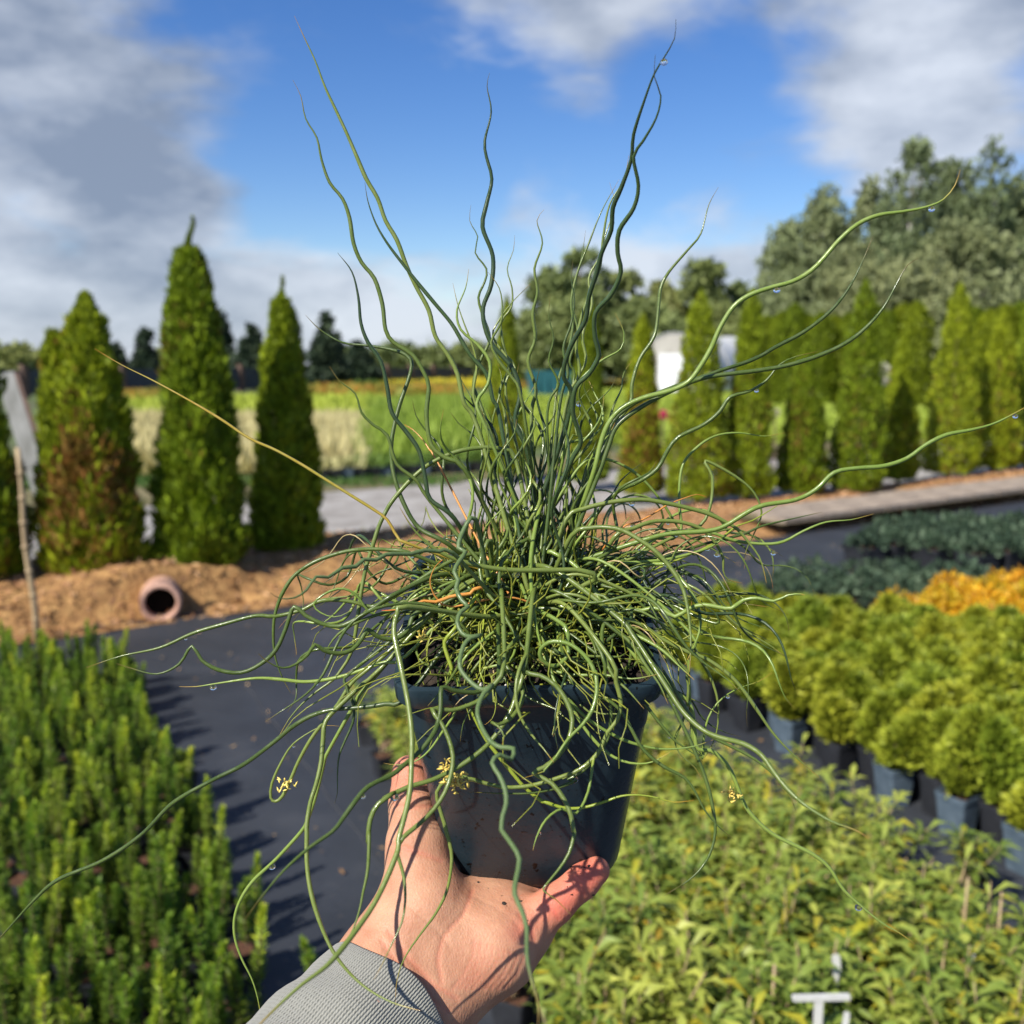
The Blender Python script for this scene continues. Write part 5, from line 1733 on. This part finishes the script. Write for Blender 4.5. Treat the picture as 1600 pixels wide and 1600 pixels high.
mats = ['stem', 'stem', 'stem_dark', 'stem', 'stem_light', 'stem']
for k in range(70):      # upright
    a = gs.uniform(0, 6.28)
    lean = gs.uniform(0.02, 0.42)
    o_ = np.array([math.cos(a), math.sin(a), 0]) * lean
    ln = gs.uniform(0.045, 0.135) * (1.15 - 0.5 * lean)
    stem_local(helix_path(crown_base(0.026), lambda f: UPW + o_ * (1 + 0.5 * f), ln, gs.uniform(.002, .0055), gs.uniform(.035, .06), gs.uniform(0, 6.28)), gs.uniform(.0006, .0011), mats[k % 6])
for k in range(74):      # arching over the rim
    a = gs.uniform(0, 6.28)
    if math.sin(a) > 0.3 and gs.uniform() < 0.55:
        a = -a
    o_ = np.array([math.cos(a), math.sin(a), 0.0])
    if math.sin(a) < -0.55 and gs.uniform() < 0.6:
        a = (0.25 if math.cos(a) > 0 else math.pi + 0.25) * gs.uniform(.6, 1.3)
        o_ = np.array([math.cos(a), math.sin(a), 0.0])
    ln = gs.uniform(0.07, 0.16) * (0.75 if math.sin(a) < -0.5 else 1.0)
    lift = gs.uniform(0.5, 1.3)
    dr = gs.uniform(1.4, 2.6)
    stem_local(helix_path(crown_base(0.03), lambda f: o_ + np.array([0, 0, 1.0]) * (lift * (1 - f) ** 1.5) - UPW * (dr * max(0, f - 0.35)), ln, gs.uniform(.003, .008), gs.uniform(.04, .08), gs.uniform(0, 6.28)),
               gs.uniform(.0005, .00105) if k % 8 else .0004, mats[(k * 5) % 6] if k % 8 else 'stem_straw')
for k in range(54):      # short curls lying in the pot
    a = gs.uniform(0, 6.28)
    q = 0.048 * math.sqrt(gs.uniform())
    c = np.array([q * math.cos(a), q * math.sin(a) - 0.004, SOILZ + gs.uniform(0.003, 0.02)])
    rr_ = gs.uniform(.010, .026)
    a0, arc = gs.uniform(0, 6.28), gs.uniform(2.0, 4.6)
    tl = gs.normal(size=2) * 0.35
    pts = []
    for i in range(12):
        w = a0 + arc * i / 11
        x, y = rr_ * math.cos(w), rr_ * math.sin(w) * gs.uniform(.9, 1.1)
        x, y = c[0] + x, c[1] + y
        lim = 0.052
        x, y = max(-lim, min(lim, x)), max(-lim, min(lim, y))
        pts.append((x, y, max(SOILZ + .002, c[2] + (x - c[0]) * tl[0] + (y - c[1]) * tl[1])))
    stem_local(pts, gs.uniform(.0005, .0010), ['stem', 'stem_light', 'stem', 'stem_light', 'stem_dark'][k % 5], tip=0.35)
print('stems', stem_count)
# fine young shoots at the heart of the clump, too many and small to tell apart
Vv, Ff, off = [], [], 0
shoots = MB()
for k in range(260):
    bx = crown_base(0.034)
    a = gs.uniform(0, 6.28)
    o_ = np.array([math.cos(a), math.sin(a), 0]) * gs.uniform(0.1, 1.1)
    ln = gs.uniform(.02, .065)
    P = [pot_pt(*q) for q in helix_path(bx, lambda f: UPW + o_, ln, gs.uniform(.0005, .003), .04, gs.uniform(0, 6.28), .01)]
    shoots.tube(P, [max(.00018, .0010 * (1 - i / len(P)) ** .7) for i in range(len(P))], 5, cap=False)
sh = shoots.build('young_shoots', M['stem'], rush, smooth=True, kind='stuff')
fine = MB()
for k in range(170):      # thin strands through the tangle and over the rim
    a = gs.uniform(0, 6.28)
    o_ = np.array([math.cos(a), math.sin(a), 0.0])
    lift, dr = gs.uniform(0.3, 1.4), gs.uniform(0.8, 2.4)
    P = [pot_pt(*q) for q in helix_path(crown_base(0.036), lambda f: o_ + np.array([0, 0, 1.0]) * (lift * (1 - f) ** 1.4) - UPW * (dr * max(0, f - 0.35)), gs.uniform(.05, .115), gs.uniform(.002, .008), gs.uniform(.035, .07), gs.uniform(0, 6.28))]
    fine.tube(P, [max(.00012, .00062 * (1 - i / len(P)) ** .5) for i in range(len(P))], 5, cap=False)
fine.build('fine_strands', M['stem'], rush, smooth=True, kind='stuff')

# flower clusters
M['spikelet'] = stem_mat('rush_spikelet', [(0.15, (0.35, 0.30, 0.08)), (0.85, (0.62, 0.60, 0.26))], 0.5)


def floret(px, py, d, r_, n, seed, name='flower_cluster'):
    g2 = np.random.default_rng(seed)
    c = np.array(at(px, py, d))
    mb = MB()
    for k in range(n):
        dv = g2.normal(size=3)
        dv /= np.linalg.norm(dv)
        o_ = c + g2.normal(size=3) * r_ * 0.55
        mb.tube([o_, o_ + dv * r_ * 0.45, o_ + dv * r_ * 0.9], [r_ * .10, r_ * .16, r_ * .02], 5)
    mb.build(name, M['spikelet'], rush, smooth=True)


floret(703, 1213, .437, .0042, 34, 1)
floret(716, 1226, .437, .0032, 22, 4)
floret(697, 1196, .437, .0026, 14, 6)
floret(447, 1226, .478, .0030, 26, 2)
floret(1143, 1241, .480, .0030, 24, 3)
floret(662, 991, .465, .0026, 18, 5)

# water drops hanging on the stems
m, nt, b = new_mat('water_drop', 0.02, 0.5)
b.inputs['Transmission Weight'].default_value = 1.0
b.inputs['IOR'].default_value = 1.33
b.inputs['Base Color'].default_value = (1, 1, 1, 1)
M['water'] = m
dm = MB()
prof = [(0.0, -1.0), (0.55, -0.86), (0.92, -0.45), (1.0, 0.0), (0.80, 0.5), (0.42, 0.85), (0.0, 1.0)]
nn = 10
vs, fs = [(0, 0, -1.0)], []
for r_, z in prof[1:-1]:
    vs += [(r_ * math.cos(2 * math.pi * k / nn), r_ * math.sin(2 * math.pi * k / nn), z) for k in range(nn)]
vs.append((0, 0, 1.0))
for k in range(nn):
    fs.append((0, 1 + (k + 1) % nn, 1 + k))
    for i in range(4):
        a, b_ = 1 + i * nn + k, 1 + i * nn + (k + 1) % nn
        fs.append((a, b_, b_ + nn, a + nn))
    fs.append((1 + 4 * nn + k, 1 + 4 * nn + (k + 1) % nn, len(vs) - 1))
drop_me = dm.add(vs, fs).mesh('water_drop', M['water'], True)
nd = 0
for k in range(400):
    P, r0 = ALLP[gs.integers(0, min(len(ALLP), 100))]
    i = int(gs.integers(int(len(P) * .25), len(P) - 2))
    tv = P[i + 1] - P[i]
    tv /= np.linalg.norm(tv)
    if abs(tv[2]) > 0.75:
        continue
    s_ = gs.uniform(.0007, .0017)
    o = link('water_drop', drop_me, rush, P[i] - np.array([0, 0, r0 * 0.7 + s_ * 0.55]))
    o.scale = (s_ * 1.15, s_ * 1.15, s_)
    nd += 1
    if nd >= 70:
        break

# ------------------------------------------------------------------ the hand and sleeve
def cpx(px, py, d):
    return np.array([(px - 800) / FP * d, -(py - 800) / FP * d, d])


def pot_cam(x, y, z):
    """pot space -> camera axes"""
    p = pot_pt(x, y, z)
    x_, y_, z_ = p.x, p.y, p.z - H
    c, s = math.cos(PITCH), math.sin(PITCH)
    return np.array([x_, y_ * s + z_ * c, y_ * c - z_ * s])


ELB = np.array([-0.205, -0.335, 0.315])
WR, WU = cpx(612, 1488, .507), cpx(690, 1548, .503)
dfa = ELB - (WR + WU) / 2
dfa /= np.linalg.norm(dfa)
caps = [  # (a, b, ra, rb, k)
    (WR, WR + dfa * .085, .0195, .024, .012),
    (WU, WU + dfa * .085, .0190, .024, .012),
    ((WR + WU) / 2, (WR + WU) / 2 + dfa * .085, .021, .027, .012),
    (WR, cpx(662, 1425, .515), .0200, .0215, .014),                     # thenar
    (cpx(662, 1425, .515), cpx(652, 1325, .527), .0215, .0150, .012),   # to the thumb knuckle
    (cpx(652, 1325, .527), cpx(645, 1258, .535), .0145, .0115, .008),
    (cpx(645, 1258, .535), cpx(640, 1208, .543), .0115, .0095, .006),
    (WU, cpx(772, 1478, .512), .0190, .0205, .014),                     # heel on the little finger side
    (cpx(772, 1478, .512), cpx(800, 1448, .520), .0205, .0150, .012),
    (cpx(655, 1500, .510), cpx(735, 1425, .530), .0180, .0150, .014),   # hollow of the palm
    (cpx(700, 1480, .512), cpx(775, 1428, .530), .0170, .0150, .014),
    (cpx(800, 1448, .518), cpx(822, 1452, .516), .0150, .0115, .010),
    # visible little finger lying against the foot of the pot
    (cpx(818, 1453, .517), cpx(866, 1414, .514), .0112, .0092, .007),
    (cpx(866, 1414, .514), cpx(910, 1377, .517), .0090, .0084, .004),
    (cpx(910, 1377, .517), cpx(931, 1360, .520), .0083, .0072, .003),
]
# three fingers under the pot
for (x0, x1) in ((-.026, -.016), (-.006, .010), (.014, .034)):
    a_, b_, c_ = pot_cam(x0, -.034, -.016), pot_cam((x0 + x1) / 2, .006, -.0105), pot_cam(x1, .040, -.009)
    root_ = cpx(760 + x0 * 900, 1440, .528)
    caps += [(root_, a_, .0135, .0105, .012), (a_, b_, .0105, .0092, .006), (b_, c_, .0092, .0078, .005)]
allp = np.array([c[i] for c in caps for i in (0, 1)])
lo, hi = allp.min(0) - .032, allp.max(0) + .032
hs = 0.00115
nx, ny, nz_ = [int(math.ceil((hi[i] - lo[i]) / hs)) + 1 for i in range(3)]
gx, gy, gz = [lo[i] + hs * np.arange(n_, dtype=np.float32) for i, n_ in ((0, nx), (1, ny), (2, nz_))]
SDF = np.full((nx, ny, nz_), 0.05, dtype=np.float32)
for (a_, b_, ra, rb, k_) in caps:
    mg = max(ra, rb) + 0.03
    bl, bh = np.minimum(a_, b_) - mg, np.maximum(a_, b_) + mg
    ix = slice(max(0, int((bl[0] - lo[0]) / hs)), min(nx, int((bh[0] - lo[0]) / hs) + 2))
    iy = slice(max(0, int((bl[1] - lo[1]) / hs)), min(ny, int((bh[1] - lo[1]) / hs) + 2))
    iz = slice(max(0, int((bl[2] - lo[2]) / hs)), min(nz_, int((bh[2] - lo[2]) / hs) + 2))
    X, Y, Z = np.meshgrid(gx[ix], gy[iy], gz[iz], indexing='ij')
    ba = b_ - a_
    L2 = float(ba.dot(ba))
    tt = np.clip(((X - a_[0]) * ba[0] + (Y - a_[1]) * ba[1] + (Z - a_[2]) * ba[2]) / L2, 0, 1)
    dd = np.sqrt((X - a_[0] - tt * ba[0]) ** 2 + (Y - a_[1] - tt * ba[1]) ** 2 + (Z - a_[2] - tt * ba[2]) ** 2) - (ra + (rb - ra) * tt)
    cur = SDF[ix, iy, iz]
    h_ = np.clip(k_ - np.abs(cur - dd), 0, None) / k_
    SDF[ix, iy, iz] = np.minimum(cur, dd) - h_ * h_ * k_ * 0.25


def surface_nets(S, lo, h):
    ins = S < 0
    c = np.zeros((S.shape[0] - 1, S.shape[1] - 1, S.shape[2] - 1), dtype=np.int8)
    corners = [(i, j, k) for i in (0, 1) for j in (0, 1) for k in (0, 1)]
    sl = lambda o, n_: slice(o, n_ - 1 + o)
    for (i, j, k) in corners:
        c += ins[sl(i, S.shape[0]), sl(j, S.shape[1]), sl(k, S.shape[2])]
    act = np.argwhere((c > 0) & (c < 8))
    idx = -np.ones(c.shape, dtype=np.int64)
    idx[act[:, 0], act[:, 1], act[:, 2]] = np.arange(len(act))
    acc = np.zeros((len(act), 3))
    cnt_ = np.zeros(len(act))
    for a in corners:
        for ax in range(3):
            if a[ax] == 0:
                b2 = list(a); b2[ax] = 1
                va = S[act[:, 0] + a[0], act[:, 1] + a[1], act[:, 2] + a[2]]
                vb = S[act[:, 0] + b2[0], act[:, 1] + b2[1], act[:, 2] + b2[2]]
                cr_ = (va < 0) != (vb < 0)
                tq = np.where(cr_, va / np.where(va - vb == 0, 1, va - vb), 0)
                pos = np.tile(np.array(a, float), (len(act), 1))
                pos[:, ax] += tq
                acc[cr_] += pos[cr_]
                cnt_[cr_] += 1
    V = lo + h * (act + acc / cnt_[:, None])
    quads = []
    for ax in range(3):
        u_, v_ = (ax + 1) % 3, (ax + 2) % 3
        s0 = [slice(None)] * 3; s1 = [slice(None)] * 3
        s0[ax] = slice(0, -1); s1[ax] = slice(1, None)
        e = ins[tuple(s0)] != ins[tuple(s1)]
        pts = np.argwhere(e)
        pts = pts[(pts[:, u_] > 0) & (pts[:, v_] > 0) & (pts[:, u_] < S.shape[u_] - 1) & (pts[:, v_] < S.shape[v_] - 1)]
        o = [pts.copy() for _ in range(4)]
        o[1][:, u_] -= 1
        o[2][:, u_] -= 1; o[2][:, v_] -= 1
        o[3][:, v_] -= 1
        q = np.stack([idx[p[:, 0], p[:, 1], p[:, 2]] for p in o], 1)
        flip = ins[pts[:, 0], pts[:, 1], pts[:, 2]]
        q = np.where(flip[:, None], q, q[:, ::-1])
        quads.append(q)
    Q = np.concatenate(quads)
    return V, Q[(Q >= 0).all(1)]


HV, HF = surface_nets(SDF, lo, hs)
# relax, then press creases into the palm
Ei = np.concatenate([HF[:, [0, 1]], HF[:, [1, 2]], HF[:, [2, 3]], HF[:, [3, 0]]])
for it in range(3):
    s_ = np.zeros_like(HV); c_ = np.zeros(len(HV))
    np.add.at(s_, Ei[:, 0], HV[Ei[:, 1]]); np.add.at(c_, Ei[:, 0], 1)
    np.add.at(s_, Ei[:, 1], HV[Ei[:, 0]]); np.add.at(c_, Ei[:, 1], 1)
    HV = HV * 0.5 + 0.5 * s_ / c_[:, None]
fn = np.cross(HV[HF[:, 2]] - HV[HF[:, 0]], HV[HF[:, 3]] - HV[HF[:, 1]])
vn = np.zeros_like(HV)
for k in range(4):
    np.add.at(vn, HF[:, k], fn)
vn = unit(vn)
front = (vn * HV).sum(1) < 0
if front.mean() < 0.2 or (vn[:, 2][HV[:, 2].argmin()] > 0):
    vn = -vn
    HF = HF[:, ::-1]
    front = (vn * HV).sum(1) < 0
hx_, hy_ = 800 + HV[:, 0] / HV[:, 2] * FP, 800 - HV[:, 1] / HV[:, 2] * FP


def seg_dist(poly):
    best = np.full(len(HV), 1e9)
    for (x0, y0), (x1, y1) in zip(poly, poly[1:]):
        dx, dy = x1 - x0, y1 - y0
        tq = np.clip(((hx_ - x0) * dx + (hy_ - y0) * dy) / (dx * dx + dy * dy), 0, 1)
        best = np.minimum(best, np.hypot(hx_ - x0 - tq * dx, hy_ - y0 - tq * dy))
    return best


disp = np.zeros(len(HV))
red = np.zeros(len(HV))
creases = [([(738, 1392), (728, 1420), (722, 1432), (706, 1448), (690, 1470), (684, 1500), (690, 1535)], .0009, 4.5),
           ([(722, 1430), (740, 1440), (770, 1438), (800, 1430)], .0004, 4.0),
           ([(740, 1400), (770, 1415), (805, 1440), (822, 1470)], .00045, 4.0),
           ([(812, 1428), (828, 1446), (836, 1470)], .0013, 4.5), ([(852, 1408), (866, 1424), (872, 1436)], .0009, 4.0), ([(896, 1370), (906, 1384), (912, 1396)], .0008, 4.0),
           ([(608, 1455), (640, 1500), (680, 1540), (715, 1560)], .0010, 5.5), ([(596, 1470), (630, 1520), (668, 1556), (700, 1580)], .0009, 5.0),
           ([(618, 1258), (650, 1262), (676, 1258)], .0008, 4.5), ([(612, 1318), (650, 1330), (690, 1345)], .0007, 5)]
for k in range(9):
    x0 = 742 + k * 9
    creases.append(([(x0, 1470 + 3 * k), (x0 - 3 + k, 1495), (x0 - 16 + k * 1.2, 1522), (x0 - 34 + k, 1545)], .00062, 3.4))
for k in range(7):
    creases.append(([(618 + k * 10, 1400 + k * 7), (650 + k * 8, 1425 + k * 8), (690 + k * 3, 1440 + k * 8)], .0003, 3.2))
for poly_, dep_, w_ in creases:
    q = np.exp(-(seg_dist(poly_) / (w_ * .75)) ** 2)
    disp += 0.62 * dep_ * q
    red += 0.3 * q * (dep_ > .0006)
HV = HV - vn * (disp * front)[:, None]
redness = np.clip(red + np.exp(-((hx_ - 920) ** 2 + (hy_ - 1365) ** 2) / 42 ** 2) + 0.8 * np.exp(-((hx_ - 870) ** 2 + (hy_ - 1415) ** 2) / 40 ** 2) + 0.5 * np.exp(-((hx_ - 815) ** 2 + (hy_ - 1455) ** 2) / 22 ** 2)
                  + 0.45 * np.exp(-((hx_ - 632) ** 2 + (hy_ - 1205) ** 2) / 40 ** 2), 0, 1)
# to world
c_, s_ = math.cos(PITCH), math.sin(PITCH)
HW = np.stack([HV[:, 0], HV[:, 2] * c_ + HV[:, 1] * s_, H - HV[:, 2] * s_ + HV[:, 1] * c_], 1)

m, nt, b = new_mat('skin', 0.56, 0.28)
at_ = nt.nodes.new('ShaderNodeAttribute'); at_.attribute_name = 'tint'
t = nt.nodes.new('ShaderNodeTexCoord')
n = nt.nodes.new('ShaderNodeTexNoise'); n.inputs['Scale'].default_value = 70; n.inputs['Detail'].default_value = 6
nt.links.new(t.outputs['Object'], n.inputs['Vector'])
r = ramp_node(nt, [(0.3, (0.40, 0.185, 0.108)), (0.55, (0.47, 0.24, 0.145)), (0.8, (0.53, 0.295, 0.18))])
nt.links.new(n.outputs[0], r.inputs[0])
mxn = nt.nodes.new('ShaderNodeMix'); mxn.data_type = 'RGBA'
nt.links.new(at_.outputs['Fac'], mxn.inputs[0]); nt.links.new(r.outputs[0], mxn.inputs[6])
mxn.inputs[7].default_value = (0.58, 0.145, 0.095, 1)
nt.links.new(mxn.outputs[2], b.inputs['Base Color'])
b.inputs['Subsurface Weight'].default_value = 0.25
b.inputs['Subsurface Radius'].default_value = (0.006, 0.0022, 0.001)
b.inputs['Subsurface Scale'].default_value = 0.6
vo = nt.nodes.new('ShaderNodeTexVoronoi'); vo.inputs['Scale'].default_value = 620; vo.feature = 'DISTANCE_TO_EDGE'
mp_ = nt.nodes.new('ShaderNodeMapping'); mp_.inputs['Scale'].default_value = (1, 1, 0.45); mp_.inputs['Rotation'].default_value = (0.5, 0.4, 0.6)
nt.links.new(t.outputs['Object'], mp_.inputs[0]); nt.links.new(mp_.outputs[0], vo.inputs['Vector'])
bp = nt.nodes.new('ShaderNodeBump'); bp.inputs['Strength'].default_value = 0.22; bp.inputs['Distance'].default_value = 0.0012
nt.links.new(vo.outputs['Distance'], bp.inputs['Height'])
n6 = nt.nodes.new('ShaderNodeTexNoise'); n6.inputs['Scale'].default_value = 210; n6.inputs['Detail'].default_value = 5
nt.links.new(mp_.outputs[0], n6.inputs['Vector'])
bp2 = nt.nodes.new('ShaderNodeBump'); bp2.inputs['Strength'].default_value = 0.25; bp2.inputs['Distance'].default_value = 0.0016
nt.links.new(n6.outputs[0], bp2.inputs['Height']); nt.links.new(bp.outputs[0], bp2.inputs['Normal'])
nt.links.new(bp2.outputs[0], b.inputs['Normal'])
M['skin'] = m
person = link('person', mesh_np('person', HW, HF, M['skin'], redness, smooth=True))
tag(person, 'bare left hand in a grey knit sleeve reaching in to hold the pot from below', 'person')

# soil crumbs stuck to the finger and palm edge
HVn = HW
cand = np.where(front & (((np.hypot(hx_ - 835, hy_ - 1428) < 26)) | (np.hypot(hx_ - 905, hy_ - 1372) < 40) | ((np.abs(hy_ - (1385 + (hx_ - 740) * .45)) < 12) & (hx_ > 735) & (hx_ < 830))))[0]
tiny = [pebble('dirt_speck', M['soil'], .0004, 7), pebble('dirt_speck', M['soil'], .0007, 8)]
for k in range(60):
    i = cand[gs.integers(0, len(cand))]
    o = link('dirt_speck', tiny[k % 2], person, tuple(HVn[i]), gs.uniform(0, 6))
    q_ = 0.4 + gs.uniform() ** 3 * 1.6
    o.scale = (q_ * gs.uniform(.8, 2.4), q_, q_ * .7)

# sleeve
m, nt, b = new_mat('grey_rib_knit', 0.9, 0.2)
uvn = nt.nodes.new('ShaderNodeAttribute'); uvn.attribute_name = 'knit'
sx = nt.nodes.new('ShaderNodeSeparateXYZ'); nt.links.new(uvn.outputs['Vector'], sx.inputs[0])


def kmath(op, a_, b2=None):
    n_ = nt.nodes.new('ShaderNodeMath'); n_.operation = op
    for i, v_ in enumerate((a_, b2)):
        if v_ is None:
            continue
        if isinstance(v_, (int, float)):
            n_.inputs[i].default_value = v_
        else:
            nt.links.new(v_, n_.inputs[i])
    return n_.outputs[0]


rib = kmath('SINE', kmath('MULTIPLY', sx.outputs['X'], 2 * math.pi / 0.0014))
cross_ = kmath('SINE', kmath('ADD', kmath('MULTIPLY', sx.outputs['Y'], 2 * math.pi / 0.0021), kmath('MULTIPLY', rib, 1.2)))
knit = kmath('ADD', kmath('MULTIPLY', rib, 0.65), kmath('MULTIPLY', cross_, 0.35))
n7 = nt.nodes.new('ShaderNodeTexNoise'); n7.inputs['Scale'].default_value = 700; n7.inputs['Detail'].default_value = 3
nt.links.new(uvn.outputs['Vector'], n7.inputs['Vector'])
kk = kmath('ADD', kmath('MULTIPLY', knit, 0.42), kmath('MULTIPLY_ADD', n7.outputs[0], 0.9))
r = ramp_node(nt, [(0.15, (0.045, 0.046, 0.040)), (0.5, (0.135, 0.135, 0.115)), (0.9, (0.30, 0.295, 0.255))])
nt.links.new(kk, r.inputs[0]); nt.links.new(r.outputs[0], b.inputs['Base Color'])
bp = nt.nodes.new('ShaderNodeBump'); bp.inputs['Strength'].default_value = 0.7; bp.inputs['Distance'].default_value = 0.0006
nt.links.new(knit, bp.inputs['Height']); nt.links.new(bp.outputs[0], b.inputs['Normal'])
b.inputs['Sheen Weight'].default_value = 0.15
M['knit'] = m

WC = (WR + WU) / 2
wide = WU - WR
wide = wide - dfa * wide.dot(dfa)
wide /= np.linalg.norm(wide)
thick = np.cross(dfa, wide)
SH = np.array([-0.20, -0.26, 0.02])
axis_pts = []
for f in np.linspace(0.020, 0.235, 46):
    axis_pts.append(WC + dfa * f)
for f in np.linspace(0.05, 1, 30):
    axis_pts.append(axis_pts[45] * (1 - f) + SH * f + np.array([-.02, -.02, 0]) * math.sin(math.pi * f))
axis_pts = np.array(axis_pts)
for it in range(6):
    axis_pts[40:-1] = 0.5 * axis_pts[40:-1] + 0.25 * (axis_pts[39:-2] + axis_pts[41:])
NS = 96
SV, SK = [], []
tan = unit(np.gradient(axis_pts, axis=0))
wv_ = wide.copy()
length = 0.0
for i, p in enumerate(axis_pts):
    if i:
        length += np.linalg.norm(p - axis_pts[i - 1])
    wv_ = wv_ - tan[i] * wv_.dot(tan[i]); wv_ /= np.linalg.norm(wv_)
    tv_ = np.cross(tan[i], wv_)
    f = min(1, length / 0.2)
    ra, rb = .0375 + .012 * f, .0315 + .014 * f
    for k in range(NS):
        a = 2 * math.pi * k / NS
        wr = 1 + 0.02 * math.sin(3 * a + length * 60) + 0.025 * math.sin(length * 190 + 2 * a) * min(1, length / .03) + 0.012 * math.sin(5 * a - length * 90)
        edge = dfa * (0.0022 * math.sin(2 * a + 0.6) + .0012 * math.sin(5 * a)) * max(0, 1 - length / .02)
        q = p + edge + (wv_ * ra * math.cos(a) + tv_ * rb * math.sin(a)) * wr
        SV.append(q)
        SK.append((a * 0.0375, length, 0))
nr = len(axis_pts)
# folded-in hem
for (sc_, off_) in ((0.985, -0.0010), (0.955, 0.0004), (0.94, 0.02)):
    for k in range(NS):
        q = SV[k]
        SV.append(axis_pts[0] + (q - axis_pts[0]) * sc_ + dfa * off_)
        SK.append((2 * math.pi * k / NS * .0375, -off_, 0))
endp = axis_pts[-1] + tan[-1] * 0.03
for k in range(NS):      # closed, rounded upper end
    q = SV[(nr - 1) * NS + k]
    SV.append(endp + (q - axis_pts[-1]) * 0.02)
    SK.append(SK[(nr - 1) * NS + k])
SF = []
for k in range(NS):
    SF.append(((nr - 1) * NS + k, (nr - 1) * NS + (k + 1) % NS, (nr + 3) * NS + (k + 1) % NS, (nr + 3) * NS + k))
for i in range(nr - 1):
    for k in range(NS):
        SF.append((i * NS + k, i * NS + (k + 1) % NS, (i + 1) * NS + (k + 1) % NS, (i + 1) * NS + k))
base_i = [0, nr, nr + 1, nr + 2]
for a_, b_ in zip(base_i, base_i[1:]):
    for k in range(NS):
        SF.append((a_ * NS + (k + 1) % NS, a_ * NS + k, b_ * NS + k, b_ * NS + (k + 1) % NS))
SV = np.array(SV)
SWd = np.stack([SV[:, 0], SV[:, 2] * c_ + SV[:, 1] * s_, H - SV[:, 2] * s_ + SV[:, 1] * c_], 1)
me = mesh_np('sleeve', SWd, SF, M['knit'], smooth=True)
ka = me.attributes.new('knit', 'FLOAT_VECTOR', 'POINT')
ka.data.foreach_set('vector', np.array(SK, dtype=np.float32).ravel())
link('sleeve', me, person)
